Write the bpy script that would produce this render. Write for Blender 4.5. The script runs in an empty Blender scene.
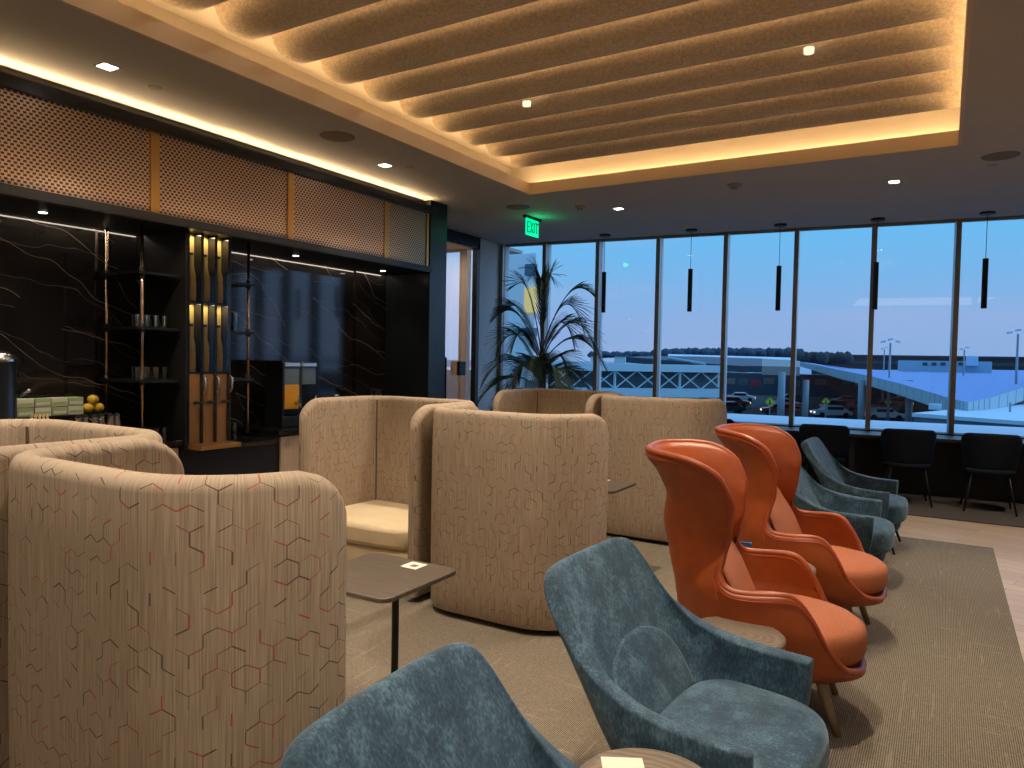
import bpy, bmesh, math, random
from mathutils import Vector, Matrix
PI = math.pi
C = bpy.context.scene.collection
sc = bpy.context.scene
random.seed(7)
ORD = ['nearest', 'second', 'third', 'fourth', 'fifth', 'sixth', 'seventh', 'eighth', 'ninth', 'tenth', 'eleventh', 'twelfth']

# ------------------------------------------------------------------ camera
H = 1.55
F = 724.57
def cam_axes():
    ya, pi_, ro = math.radians(30.787), math.radians(2.002), math.radians(1.065)
    f = Vector((-math.sin(ya)*math.cos(pi_), math.cos(ya)*math.cos(pi_), -math.sin(pi_)))
    r = Vector((math.cos(ya), math.sin(ya), 0)); u = r.cross(f)
    r2 = math.cos(ro)*r + math.sin(ro)*u; u2 = -math.sin(ro)*r + math.cos(ro)*u
    return r2, u2, f
CR, CU, CF = cam_axes()
cd = bpy.data.cameras.new('camera'); cam = bpy.data.objects.new('camera', cd); C.objects.link(cam)
cam.matrix_world = Matrix(((CR.x, CU.x, -CF.x, 0), (CR.y, CU.y, -CF.y, 0), (CR.z, CU.z, -CF.z, H), (0, 0, 0, 1)))
cd.sensor_width = 36; cd.lens = 36*F/1024; cd.clip_end = 5000
sc.camera = cam
def at_dist(x, y, d):
    """where the thing seen at pixel x, y stands if it is d metres away over the ground"""
    v = CF + CR*((x-512)/F) - CU*((y-384)/F)
    v = v*(d/math.hypot(v.x, v.y)); return Vector((v.x, v.y, H+v.z))

# ------------------------------------------------------------------ materials
def mat(name, col=(.8,.8,.8), rough=.5, metal=0, spec=.5, emit=None, estr=0, **kw):
    m = bpy.data.materials.new(name); m.use_nodes = True
    b = m.node_tree.nodes['Principled BSDF']
    b.inputs['Base Color'].default_value = (*col, 1); b.inputs['Roughness'].default_value = rough
    b.inputs['Metallic'].default_value = metal; b.inputs['Specular IOR Level'].default_value = spec
    if emit: b.inputs['Emission Color'].default_value = (*emit, 1); b.inputs['Emission Strength'].default_value = estr
    for k, v in kw.items(): b.inputs[k.replace('_', ' ')].default_value = v
    return m
class NT:
    def __init__(s, m): s.t = m.node_tree; s.b = s.t.nodes['Principled BSDF']
    def n(s, typ, **kw):
        o = s.t.nodes.new(typ)
        for k, v in kw.items(): setattr(o, k, v)
        return o
    def l(s, a, b): s.t.links.new(a, b)
    def val(s, inp, v):
        if hasattr(v, 'node'): s.l(v, inp)
        elif v is not None: inp.default_value = v
    def m(s, op, a, b=None, c=None):
        o = s.n('ShaderNodeMath', operation=op)
        for i, v in enumerate((a, b, c)):
            if v is not None: s.val(o.inputs[i], v)
        return o.outputs[0]
    def mix(s, f, a, b):
        o = s.n('ShaderNodeMix', data_type='RGBA'); s.val(o.inputs[0], f)
        for i, v in ((6, a), (7, b)):
            if isinstance(v, tuple): v = (*v, 1) if len(v) == 3 else v
            s.val(o.inputs[i], v)
        return o.outputs[2]
    def coord(s, kind='Object', scale=(1,1,1), rot=(0,0,0)):
        c = s.n('ShaderNodeTexCoord'); mp = s.n('ShaderNodeMapping')
        mp.inputs['Scale'].default_value = scale; mp.inputs['Rotation'].default_value = rot
        s.l(c.outputs[kind], mp.inputs[0]); return mp.outputs[0]
    def noise(s, vec, scale=5, detail=3, rough=.5, dist=0):
        o = s.n('ShaderNodeTexNoise'); s.l(vec, o.inputs['Vector']); o.inputs['Scale'].default_value = scale
        o.inputs['Detail'].default_value = detail; o.inputs['Roughness'].default_value = rough; o.inputs['Distortion'].default_value = dist
        return o.outputs['Fac']
    def ramp(s, f, stops):
        o = s.n('ShaderNodeValToRGB'); s.l(f, o.inputs[0]); e = o.color_ramp.elements
        while len(e) < len(stops): e.new(.5)
        for i, (p, c) in enumerate(stops): e[i].position = p; e[i].color = (*c, 1)
        return o.outputs[0]
    def bump(s, h, strength=.3, dist=.01):
        o = s.n('ShaderNodeBump'); o.inputs['Strength'].default_value = strength; o.inputs['Distance'].default_value = dist
        s.l(h, o.inputs['Height']); s.l(o.outputs[0], s.b.inputs['Normal'])
    def base(s, c): s.l(c, s.b.inputs['Base Color'])
M = {}
def two_tone(name, a, b, scale=8, rough=.6, stretch=(1,1,1), bump=0, detail=4, bscale=None, **kw):
    m = mat(name, a, rough, **kw); t = NT(m); v = t.coord('Object', stretch)
    f = t.noise(v, scale, detail); t.base(t.ramp(f, [(.3, a), (.7, b)]))
    if bump: t.bump(t.noise(v, bscale or scale*4, 3), bump, .004)
    M[name] = m; return m

M['plaster'] = mat('plaster', (.50,.45,.38), .85)
M['ceiling_paint'] = two_tone('ceiling_paint', (.47,.44,.405), (.49,.46,.42), 1.5, .8)
M['white_wall'] = mat('white_wall', (.80,.81,.82), .8)
M['lip'] = mat('lip', (.62,.50,.36), .7)
two_tone('felt', (.54,.43,.30), (.76,.63,.46), 55, .9, bump=.5, detail=2, bscale=80)
M['black_metal'] = mat('black_metal', (.012,.013,.015), .35, .3)
M['black_matte'] = mat('black_matte', (.008,.008,.01), .55)
M['black_gloss'] = mat('black_gloss', (.01,.01,.012), .12)
M['column_black'] = mat('column_black', (.012,.016,.02), .3)
M['steel'] = mat('steel', (.62,.62,.62), .22, 1)
M['mullion'] = mat('mullion', (.27,.26,.245), .45, .5)
M['mullion_light'] = mat('mullion_light', (.62,.66,.68), .5, .3)
M['brass'] = mat('brass', (.62,.36,.12), .3, .9)
M['bronze'] = mat('bronze', (.55,.38,.27), .22, 1)
M['orange_leather'] = two_tone('orange_leather', (.30,.056,.009), (.37,.077,.013), 14, .42, bump=.12, bscale=260)
M['orange_piping'] = mat('orange_piping', (.40,.04,.008), .4)
two_tone('orange_fabric', (.34,.098,.036), (.47,.155,.066), 160, .85, bump=.3, bscale=420)
M['navy_shell'] = mat('navy_shell', (.006,.009,.016), .85, spec=.2)
M['wood_leg'] = two_tone('wood_leg', (.20,.14,.085), (.27,.2,.13), 12, .45, (1,1,.15))
M['card'] = mat('card', (.82,.72,.58), .6)
M['grey_print'] = mat('grey_print', (.13,.11,.10), .7)
M['speaker_grille'] = mat('speaker_grille', (.20,.165,.13), .8)
M['plinth'] = mat('plinth', (.01,.009,.008), .7)
M['led'] = mat('led', (1,1,1), .5, emit=(1,.72,.42), estr=6)
M['led_white'] = mat('led_white', (1,1,1), .5, emit=(1,.9,.8), estr=9)
M['spot_dim'] = mat('spot_dim', (1,1,1), .5, emit=(1,.82,.55), estr=1.1)
M['cream_leather'] = two_tone('cream_leather', (.62,.49,.30), (.70,.56,.36), 6, .42, bump=.15, bscale=90)
M['cream_piping'] = mat('cream_piping', (.30,.22,.13), .5)
M['seam_dark'] = mat('seam_dark', (.10,.075,.05), .8)
M['dark_wall'] = mat('dark_wall', (.012,.012,.014), .6)

# velvet chenille
m = mat('blue_velvet', (.05,.1,.14), .8); t = NT(m); v = t.coord('Object')
big = t.noise(v, 10, 6, .72, 0); fine = t.noise(t.coord('Object', (1,1,.35)), 150, 3)
f = t.m('ADD', t.m('MULTIPLY', big, .72), t.m('MULTIPLY', fine, .43))
t.base(t.ramp(f, [(.40, (.009,.026,.048)), (.56, (.026,.066,.106)), (.76, (.10,.19,.26))]))
t.b.inputs['Sheen Weight'].default_value = .35; t.b.inputs['Sheen Roughness'].default_value = .4
t.b.inputs['Sheen Tint'].default_value = (.5,.66,.75,1)
t.bump(fine, .35, .002); M['blue_velvet'] = m

# upholstery with broken hexagon lines (UV in metres)
def hex_fabric(name, red, dark_mix, base_a, base_b):
    m = mat(name, base_a, .85); t = NT(m)
    uv = t.n('ShaderNodeTexCoord').outputs['UV']; sx = t.n('ShaderNodeSeparateXYZ'); t.l(uv, sx.inputs[0])
    W = .058; HH = W*math.sqrt(3)
    X, Y = sx.outputs[0], sx.outputs[1]
    def wrap(v, r, off):
        a = t.m('ADD', v, 50*r+off); return t.m('SUBTRACT', t.m('FLOORED_MODULO', a, r), r/2)
    ax, ay = wrap(X, W, 0), wrap(Y, HH, 0)
    bx, by = wrap(X, W, W/2), wrap(Y, HH, HH/2)
    da = t.m('ADD', t.m('MULTIPLY', ax, ax), t.m('MULTIPLY', ay, ay)); db = t.m('ADD', t.m('MULTIPLY', bx, bx), t.m('MULTIPLY', by, by))
    sel = t.m('LESS_THAN', da, db)
    def pick(a, b): return t.m('ADD', t.m('MULTIPLY', sel, a), t.m('MULTIPLY', t.m('SUBTRACT', 1, sel), b))
    gx, gy = pick(ax, bx), pick(ay, by)
    px, py = t.m('ABSOLUTE', gx), t.m('ABSOLUTE', gy)
    d1 = px; d2 = t.m('ADD', t.m('MULTIPLY', px, .5), t.m('MULTIPLY', py, .8660254))
    side = t.m('GREATER_THAN', d1, d2)
    dist = t.m('SUBTRACT', W/2, t.m('MAXIMUM', d1, d2))
    sgx, sgy = t.m('SIGN', gx), t.m('SIGN', gy)
    dirx = t.m('MULTIPLY', sgx, t.m('ADD', t.m('MULTIPLY', side, 1), t.m('MULTIPLY', t.m('SUBTRACT', 1, side), .5)))
    diry = t.m('MULTIPLY', t.m('MULTIPLY', sgy, t.m('SUBTRACT', 1, side)), .8660254)
    mx = t.m('ADD', t.m('SUBTRACT', X, gx), t.m('MULTIPLY', dirx, W/2)); my = t.m('ADD', t.m('SUBTRACT', Y, gy), t.m('MULTIPLY', diry, W/2))
    ix = t.m('ROUND', t.m('MULTIPLY', mx, 4/W)); iy = t.m('ROUND', t.m('MULTIPLY', my, 4/HH))
    cmb = t.n('ShaderNodeCombineXYZ'); t.l(ix, cmb.inputs[0]); t.l(iy, cmb.inputs[1])
    wn = t.n('ShaderNodeTexWhiteNoise', noise_dimensions='2D'); t.l(cmb.outputs[0], wn.inputs['Vector'])
    low = t.n('ShaderNodeTexNoise'); t.l(cmb.outputs[0], low.inputs['Vector']); low.inputs['Scale'].default_value = .14
    keep = t.m('LESS_THAN', t.m('ADD', t.m('MULTIPLY', wn.outputs['Value'], .6), t.m('MULTIPLY', low.outputs['Fac'], .5)), .55)
    sc2 = t.n('ShaderNodeSeparateColor'); t.l(wn.outputs['Color'], sc2.inputs[0])
    th = t.m('ADD', .0005, t.m('MULTIPLY', sc2.outputs[2], .0017))
    line = t.m('MULTIPLY', t.m('LESS_THAN', dist, th), keep)
    sv = t.n('ShaderNodeMapping'); sv.inputs['Scale'].default_value = (260, 5, 1); t.l(uv, sv.inputs[0])
    st = t.noise(sv.outputs[0], 1.0, 2); col = t.mix(t.ramp(st, [(.35, (0,0,0)), (.65, (1,1,1))]), base_a, base_b)
    linecol = t.mix(t.m('LESS_THAN', sc2.outputs[0], red), (.05,.03,.022), (.36,.035,.03))
    t.base(t.mix(t.m('MULTIPLY', line, dark_mix), col, linecol)); t.bump(st, .25, .0015)
    M[name] = m
hex_fabric('hex_fabric', .22, .80, (.27,.205,.14), (.41,.325,.235))

# carpets
def carpet(name, a, b, c):
    m = mat(name, a, .95, spec=.1); t = NT(m); v = t.coord('Object')
    w = t.n('ShaderNodeTexWave', wave_type='BANDS', bands_direction='X'); t.l(v, w.inputs[0]); w.inputs['Scale'].default_value = 38; w.inputs['Distortion'].default_value = 1.2; w.inputs['Detail'].default_value = 2; w.inputs['Detail Scale'].default_value = 6
    n1 = t.noise(v, 150, 2); n2 = t.noise(v, 1.6, 4)
    ls = t.noise(t.coord('Object', (2.5,40,1), (0,0,.7)), 1, 3); ls2 = t.noise(t.coord('Object', (40,2.5,1), (0,0,.5)), 1, 3)
    f = t.m('ADD', t.m('MULTIPLY', w.outputs['Fac'], .45), t.m('MULTIPLY', n1, .55))
    col = t.ramp(f, [(.25, a), (.75, b)])
    streak = t.m('MULTIPLY', t.m('ADD', t.m('MULTIPLY', t.m('GREATER_THAN', ls, .66), .5), t.m('MULTIPLY', t.m('GREATER_THAN', ls2, .66), .5)), .45)
    col = t.mix(streak, col, c); col = t.mix(t.m('MULTIPLY', n2, .25), col, a)
    t.base(col); t.bump(f, .6, .004); M[name] = m
carpet('carpet', (.08,.066,.05), (.295,.25,.19), (.44,.38,.29))
carpet('dark_carpet', (.04,.035,.032), (.15,.13,.115), (.16,.14,.12))
# oak planks
m = mat('oak_floor', (.4,.3,.2), .42); t = NT(m)
br = t.n('ShaderNodeTexBrick'); t.l(t.coord('Object', (1,1,1), (0,0,.3)), br.inputs[0])
for k, v in (('Scale', 1), ('Brick Width', 1.4), ('Row Height', .13), ('Mortar Size', .0025), ('Bias', 0)): br.inputs[k].default_value = v
br.inputs['Color1'].default_value = (.44,.31,.19,1); br.inputs['Color2'].default_value = (.58,.43,.28,1); br.inputs['Mortar'].default_value = (.16,.11,.07,1)
gr = t.noise(t.coord('Object', (1.5,22,1), (0,0,.3)), 2, 5)
t.base(t.mix(t.m('MULTIPLY', gr, .55), br.outputs[0], (.38,.26,.16))); M['oak_floor'] = m
# marble
m = mat('black_marble', (.01,.01,.012), .07); t = NT(m)
def vein(sc_, rot, dist, w0, thr):
    v = t.coord('Object', (1, 1, 1), rot); w = t.n('ShaderNodeTexWave', wave_type='BANDS', bands_direction='Z')
    t.l(v, w.inputs[0]); w.inputs['Scale'].default_value = sc_; w.inputs['Distortion'].default_value = dist
    w.inputs['Detail'].default_value = 3; w.inputs['Detail Scale'].default_value = w0; return t.ramp(w.outputs['Fac'], [(.5-thr, (0,0,0)), (.5, (1,1,1)), (.5+thr, (0,0,0))])
vm = t.noise(t.coord('Object'), 1.3, 3)
g = t.m('MULTIPLY', t.m('ADD', vein(.50, (.38,.1,0), 5.5, 1.3, .014), vein(.8, (.28,0,.1), 7, 1.1, .010)), t.m('GREATER_THAN', vm, .42))
t.base(t.mix(g, t.ramp(t.noise(t.coord('Object'), 3, 5), [(.3, (.006,.006,.007)), (.8, (.022,.019,.016))]), (.34,.26,.19))); M['black_marble'] = m
# woven metal
m = mat('woven_mesh', (.3,.2,.15), .4, .7); t = NT(m)
sx = t.n('ShaderNodeSeparateXYZ'); t.l(t.coord('Object'), sx.inputs[0])
p = .036
row = t.m('FLOOR', t.m('DIVIDE', sx.outputs[2], .0215))
sh = t.m('MULTIPLY', t.m('FLOORED_MODULO', row, 2), p/2)
fx = t.m('FLOORED_MODULO', t.m('DIVIDE', t.m('ADD', sx.outputs[1], t.m('ADD', sh, 50)), p), 1.0)
fz = t.m('FLOORED_MODULO', t.m('DIVIDE', sx.outputs[2], .0215), 1.0)
hole = t.m('MULTIPLY', t.m('GREATER_THAN', fx, .42), t.m('GREATER_THAN', fz, .30))
t.base(t.mix(hole, (.64,.44,.29), (.045,.026,.028)))
t.l(t.m('SUBTRACT', .75, t.m('MULTIPLY', hole, .7)), t.b.inputs['Metallic']); M['woven_mesh'] = m
two_tone('light_oak', (.60,.44,.30), (.70,.54,.38), 4, .5, (6,6,.5))
two_tone('table_wood', (.055,.043,.032), (.095,.075,.056), 6, .45, (1,8,1))
m = mat('round_wood', (.3,.24,.18), .4); t = NT(m)
w = t.n('ShaderNodeTexWave', wave_type='RINGS', rings_direction='Z'); t.l(t.coord('Object', (1,1.7,1)), w.inputs[0]); w.inputs['Scale'].default_value = 9; w.inputs['Distortion'].default_value = 6; w.inputs['Detail'].default_value = 3
t.base(t.ramp(w.outputs['Fac'], [(0, (.135,.105,.078)), (1, (.215,.17,.13))])); M['round_wood'] = m
# glass
def thin_glass(name, tint=(.93,.96,.97), strength=1.0, base=.0):
    m = bpy.data.materials.new(name); m.use_nodes = True; nt = m.node_tree; nt.nodes.clear()
    o = nt.nodes.new('ShaderNodeOutputMaterial'); mx = nt.nodes.new('ShaderNodeMixShader'); tr = nt.nodes.new('ShaderNodeBsdfTransparent'); gl = nt.nodes.new('ShaderNodeBsdfGlossy'); fr = nt.nodes.new('ShaderNodeFresnel')
    ma = nt.nodes.new('ShaderNodeMath'); ma.operation = 'MULTIPLY_ADD'; ma.inputs[1].default_value = strength; ma.inputs[2].default_value = base
    tr.inputs[0].default_value = (*tint, 1); gl.inputs['Roughness'].default_value = .0; gl.inputs['Color'].default_value = (.95,.95,.95,1); fr.inputs[0].default_value = 1.45
    nt.links.new(fr.outputs[0], ma.inputs[0]); nt.links.new(ma.outputs[0], mx.inputs[0]); nt.links.new(tr.outputs[0], mx.inputs[1]); nt.links.new(gl.outputs[0], mx.inputs[2]); nt.links.new(mx.outputs[0], o.inputs[0])
    M[name] = m
thin_glass('window_glass', (.95,.97,.98), .9)
thin_glass('clear_glass', (.90,.93,.93), 1.6, .03)
thin_glass('door_glass', (.8,.8,.8), 1.0, .38)
# colours used outdoors and on the counter
for n, c, r in (('asphalt', (.05,.055,.06), .9), ('roof_white', (.62,.76,.86), .7), ('roof_blue', (.07,.24,.58), .6), ('fascia', (.42,.56,.62), .5), ('dark_building', (.045,.055,.08), .8),
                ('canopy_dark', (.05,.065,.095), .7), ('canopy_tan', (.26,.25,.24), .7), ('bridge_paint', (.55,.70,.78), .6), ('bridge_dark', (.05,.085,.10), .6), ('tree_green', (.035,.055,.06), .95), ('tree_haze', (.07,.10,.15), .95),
                ('sea', (.16,.27,.42), .5), ('sign_yellow', (.75,.72,.05), .5), ('car_dark', (.03,.035,.045), .3), ('car_white', (.6,.65,.7), .3), ('car_red', (.35,.03,.04), .3), ('tyre', (.01,.01,.01), .8), ('car_glass', (.02,.025,.03), .1),
                ('apt_wall', (.86,.9,.92), .8), ('slate', (.10,.16,.22), .7), ('pole_grey', (.28,.33,.38), .5), ('bus_red', (.6,.07,.10), .5),
                ('tea_green', (.42,.55,.25), .6), ('tea_white', (.75,.76,.62), .6), ('lemon', (.80,.55,.04), .5), ('orange_skin', (.85,.30,.02), .5), ('juice', (.90,.42,.02), .25), ('smoke_tank', (.13,.18,.22), .1), ('bread', (.72,.50,.24), .7), ('nuts', (.30,.13,.05), .6),
                ('pot', (.10,.10,.11), .6), ('soil', (.03,.02,.015), .95), ('urn_body', (.012,.018,.026), .3), ('amber', (.75,.55,.18), .25), ('label_yellow', (.85,.55,.12), .5), ('bottle_green', (.10,.14,.04), .15), ('bronze_panel', (.24,.12,.042), .35), ('gold_back', (.70,.50,.20), .5), ('trim_ring', (.34,.31,.28), .6)):
    M[n] = mat(n, c, r)
two_tone('palm_leaf', (.012,.03,.012), (.03,.06,.022), 6, .45)
M['palm_stem'] = mat('palm_stem', (.05,.06,.03), .6)
M['exit_green'] = mat('exit_green', (.0,.5,.25), .4, emit=(0,1,.42), estr=1.0)
M['exit_letter'] = mat('exit_letter', (.0,.12,.06), .5, emit=(0,.16,.08), estr=.6)
M['amber_window'] = mat('amber_window', (.8,.6,.2), .5, emit=(1,.7,.2), estr=.35)
M['headlight'] = mat('headlight', (1,.9,.8), .5, emit=(1,.85,.7), estr=1.6)
M['tail_light'] = mat('tail_light', (.8,.1,.1), .5, emit=(1,.10,.10), estr=.7)
M['blue_card'] = mat('blue_card', (.04,.14,.42), .4)

# ------------------------------------------------------------------ mesh builder
class MB:
    def __init__(s): s.v = []; s.f = []; s.uv = {}
    def add(s, vs, fs):
        o = len(s.v); s.v += [tuple(v) for v in vs]; s.f += [tuple(i+o for i in f) for f in fs]; return s
    def box(s, x0, x1, y0, y1, z0, z1):
        return s.add([(x0,y0,z0),(x1,y0,z0),(x1,y1,z0),(x0,y1,z0),(x0,y0,z1),(x1,y0,z1),(x1,y1,z1),(x0,y1,z1)],
                     [(0,3,2,1),(4,5,6,7),(0,1,5,4),(1,2,6,5),(2,3,7,6),(3,0,4,7)])
    def cbox(s, c, sz, rz=0, rx=0, ry=0):
        Mx = Matrix.Translation(c) @ Matrix.Rotation(rz, 4, 'Z') @ Matrix.Rotation(ry, 4, 'Y') @ Matrix.Rotation(rx, 4, 'X')
        h = [a/2 for a in sz]; k = len(s.v); s.box(-h[0],h[0],-h[1],h[1],-h[2],h[2])
        for i in range(k, k+8): s.v[i] = tuple(Mx @ Vector(s.v[i]))
        return s
    def tube(s, pts, rad, n=8, cap=True):
        pts = [Vector(p) for p in pts]; rs = rad if isinstance(rad, (list, tuple)) else [rad]*len(pts)
        rings = []; up = None
        for i, p in enumerate(pts):
            d = (pts[min(i+1, len(pts)-1)] - pts[max(i-1, 0)]).normalized()
            a = d.orthogonal().normalized() if up is None else (up - d*up.dot(d)).normalized()
            up = a; b = d.cross(a)
            rings.append([p + (a*math.cos(2*PI*k/n) + b*math.sin(2*PI*k/n))*rs[i] for k in range(n)])
        vs = [v for r in rings for v in r]; fs = []
        for i in range(len(pts)-1):
            for k in range(n): fs.append((i*n+k, i*n+(k+1)%n, (i+1)*n+(k+1)%n, (i+1)*n+k))
        if cap: fs += [tuple(range(n))[::-1], tuple((len(pts)-1)*n+k for k in range(n))]
        return s.add(vs, fs)
    def lathe(s, prof, c=(0,0,0), n=24, sx=1, sy=1):
        vs = []; fs = []
        for r, z in prof:
            for k in range(n): vs.append((c[0]+r*sx*math.cos(2*PI*k/n), c[1]+r*sy*math.sin(2*PI*k/n), c[2]+z))
        L = len(prof)
        for i in range(L-1):
            for k in range(n): fs.append((i*n+k, i*n+(k+1)%n, (i+1)*n+(k+1)%n, (i+1)*n+k))
        fs += [tuple(range(n))[::-1], tuple((L-1)*n+k for k in range(n))]
        return s.add(vs, fs)
    def prism(s, poly, z0, z1):
        n = len(poly); return s.add([(x,y,z0) for x,y in poly]+[(x,y,z1) for x,y in poly],
            [tuple(range(n))[::-1], tuple(range(n,2*n))]+[(i,(i+1)%n,n+(i+1)%n,n+i) for i in range(n)])
    def grid(s, rows, close=False):
        n = len(rows[0]); vs = [p for r in rows for p in r]; fs = []
        for i in range(len(rows)-1):
            for k in range(n if close else n-1): fs.append((i*n+k, i*n+(k+1)%n, (i+1)*n+(k+1)%n, (i+1)*n+k))
        return s.add(vs, fs)
    def ball(s, c, r, n=10, sz=1):
        prof = [(max(1e-4, r*math.sin(PI*i/n)), -r*sz*math.cos(PI*i/n)) for i in range(n+1)]
        return s.lathe(prof, c, n*2)
    def build(s, name, m, parent=None, smooth=False, bevel=0, fix=True, subsurf=0, solid=0, angle=None):
        me = bpy.data.meshes.new(name); me.from_pydata(s.v, [], s.f)
        if fix:
            bm = bmesh.new(); bm.from_mesh(me); bmesh.ops.recalc_face_normals(bm, faces=bm.faces); bm.to_mesh(me); bm.free()
        o = bpy.data.objects.new(name, me); C.objects.link(o)
        me.materials.append(M[m] if isinstance(m, str) else m)
        if smooth: me.polygons.foreach_set('use_smooth', [True]*len(me.polygons))
        if angle:
            me.polygons.foreach_set('use_smooth', [True]*len(me.polygons)); me.set_sharp_from_angle(angle=math.radians(angle))
        if parent: o.parent = parent
        if solid:
            d = o.modifiers.new('solid', 'SOLIDIFY'); d.thickness = solid; d.offset = 0; d.use_even_offset = False
        if subsurf:
            d = o.modifiers.new('sub', 'SUBSURF'); d.levels = d.render_levels = subsurf
        if bevel:
            d = o.modifiers.new('bevel', 'BEVEL'); d.width = bevel; d.segments = 2; d.limit_method = 'ANGLE'
        return o
def tag(o, label, cat=None, group=None, kind=None):
    if label: o['label'] = label
    if cat: o['category'] = cat
    if group: o['group'] = group
    if kind: o['kind'] = kind
    return o
def empty(name, loc=(0,0,0), rz=0):
    o = bpy.data.objects.new(name, None); C.objects.link(o); o.location = loc; o.rotation_euler = (0,0,rz); return o
def thing(name, label, cat, loc=(0,0,0), rz=0, group=None): return tag(empty(name, loc, rz), label, cat, group)
def struct(o): o['kind'] = 'structure'; return o
def copy_tree(o, parent=None):
    c = o.copy(); C.objects.link(c)
    if parent: c.parent = parent
    for ch in list(o.children): copy_tree(ch, c)
    return c
def again(proto, label, loc, rz=0, group=None):
    c = copy_tree(proto); c.location = loc; c.rotation_euler = (0,0,rz); c['label'] = label
    if group: c['group'] = group
    return c
def area(name, loc, rot, sx, sy, power, col, spread=180):
    l = bpy.data.lights.new(name, 'AREA'); l.shape = 'RECTANGLE'; l.size = sx; l.size_y = sy; l.energy = power; l.color = col; l.spread = math.radians(spread)
    o = bpy.data.objects.new(name, l); C.objects.link(o); o.location = loc; o.rotation_euler = rot; return o
def spot(name, loc, power, col, ang=80, blend=.5, r=.03, rot=(0,0,0)):
    l = bpy.data.lights.new(name, 'SPOT'); l.energy = power; l.color = col; l.spot_size = math.radians(ang); l.spot_blend = blend; l.shadow_soft_size = r
    o = bpy.data.objects.new(name, l); C.objects.link(o); o.location = loc; o.rotation_euler = rot; return o
def lerp(tab, z):
    if z <= tab[0][0]: return tab[0][1]
    for (a, va), (b, vb) in zip(tab, tab[1:]):
        if z <= b:
            k = (z-a)/(b-a); k = k*k*(3-2*k)*.35+k*.65; return va+(vb-va)*k
    return tab[-1][1]

# ------------------------------------------------------------------ room shell
ZC = 3.3
WD = math.radians(5.444); wd = Vector((math.cos(WD), math.sin(WD), 0)); wn = Vector((-math.sin(WD), math.cos(WD), 0))
W0 = Vector((.726, 10.184, 0))
def wp(s, off=0, z=0): q = W0 + wd*s + wn*off; return Vector((q.x, q.y, z))
def wbox(mb, s0, s1, o0, o1, z0, z1):
    pts = [wp(s0,o0), wp(s1,o0), wp(s1,o1), wp(s0,o1)]
    return mb.prism([(p.x,p.y) for p in pts], z0, z1)
XR, YB = 4.2, -3.6
struct(MB().box(-6.2, XR+.2, YB-.2, 10.75, -.12, 0).build('floor', 'oak_floor'))
tag(MB().box(-5.05, .41, YB+.05, 7.40, 0, .010).build('carpet', 'carpet'), 'large ribbed grey-brown carpet under the armchairs and pod sofas', 'carpet')
b = MB(); pts = [(-5.85,8.55),(XR-.02,8.55)]; q0, q1 = wp(3.3,-.12), wp(-6.5,-.12)
b.prism([(-5.85,8.55),(XR-.02,8.55),(q0.x,q0.y),(q1.x,q1.y)], 0, .012)
tag(b.build('carpet', 'dark_carpet'), 'dark grey carpet strip under the window bar seats', 'carpet')
# ceiling with the coffer opening
cx0, cx1, cy0, cy1 = -3.86, .04, -2.4, 6.76
b = MB()
def wy(x): return W0.y+(x-W0.x)*math.tan(WD)+.05
for xa_, xb_, ya_ in ((-6.2, cx0, YB-.2), (cx1, XR+.2, YB-.2), (cx0, cx1, cy1)): b.prism([(xa_,ya_),(xb_,ya_),(xb_,wy(xb_)),(xa_,wy(xa_))], ZC, ZC+.06)
b.box(cx0, cx1, YB-.2, cy0, ZC, ZC+.06)
struct(b.build('ceiling', 'ceiling_paint'))
for nm, a in (('trim_1', (cx0-.02,cx0+.005,cy0,cy1+.02)), ('trim_2', (cx1-.005,cx1+.02,cy0,cy1+.02)), ('trim_3', (cx0,cx1,cy1-.005,cy1+.02)), ('trim_4', (cx0,cx1,cy0-.02,cy0))):
    struct(MB().box(*a, ZC-.001, ZC+.118).build(nm, 'lip'))
struct(MB().box(cx0-.6, cx1+.6, cy0-.6, cy1+.6, ZC+.34, ZC+.40).build('ceiling_coffer', 'plaster'))
g = .30
for nm, a in (('trim_5', (cx0-g-.05,cx0-g,cy0-g,cy1+g)), ('trim_6', (cx1+g,cx1+g+.05,cy0-g,cy1+g)), ('trim_7', (cx0-g,cx1+g,cy1+.13,cy1+.18)), ('trim_8', (cx0-g,cx1+g,cy0-g-.05,cy0-g))):
    struct(MB().box(*a, ZC+.06, ZC+.34).build(nm, 'plaster'))
# scalloped panels, cusps at y = 6.72 - .42k
def wave_prof(k):
    # one scallop as seen from the side: steep toward the room, gentle toward the window
    P = []
    y1 = 6.60-.42*k; y0 = y1-.42
    for i in range(15):
        a = i/14; y = y0+.42*a
        dz = (1-abs(2*(a**.72)-1)**2.3)
        P.append((y, 3.61-.125*dz))
    return P
for k in range(21):
    pr = wave_prof(k); b = MB()
    xa, xb = -3.78, .03
    cuts = [xa, -1.62, xb]
    top = [(y, z+.028) for y, z in pr]
    rows = []
    for x in (xa, xb): rows.append([(x, y, z) for y, z in pr]+[(x, y, z) for y, z in top[::-1]])
    b.grid(rows, close=True); n = len(rows[0]); b.f += [tuple(range(n))[::-1], tuple(range(n, 2*n))]
    nm_ = ['nearest', 'second', 'third', 'fourth', 'fifth', 'sixth', 'seventh', 'eighth', 'ninth', 'tenth', 'eleventh', 'twelfth', 'thirteenth', 'fourteenth', 'fifteenth', 'sixteenth', 'seventeenth', 'eighteenth', 'nineteenth', 'twentieth', 'twenty-first']
    o = b.build('scalloped_ceiling_panel', 'felt', angle=40)
    tag(o, ('scalloped felt ceiling panel closest to the windows' if k == 0 else 'scalloped felt ceiling panel, %s counted from the windows' % nm_[k]), 'ceiling panel', 'scalloped felt panels in the lit ceiling recess')
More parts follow.
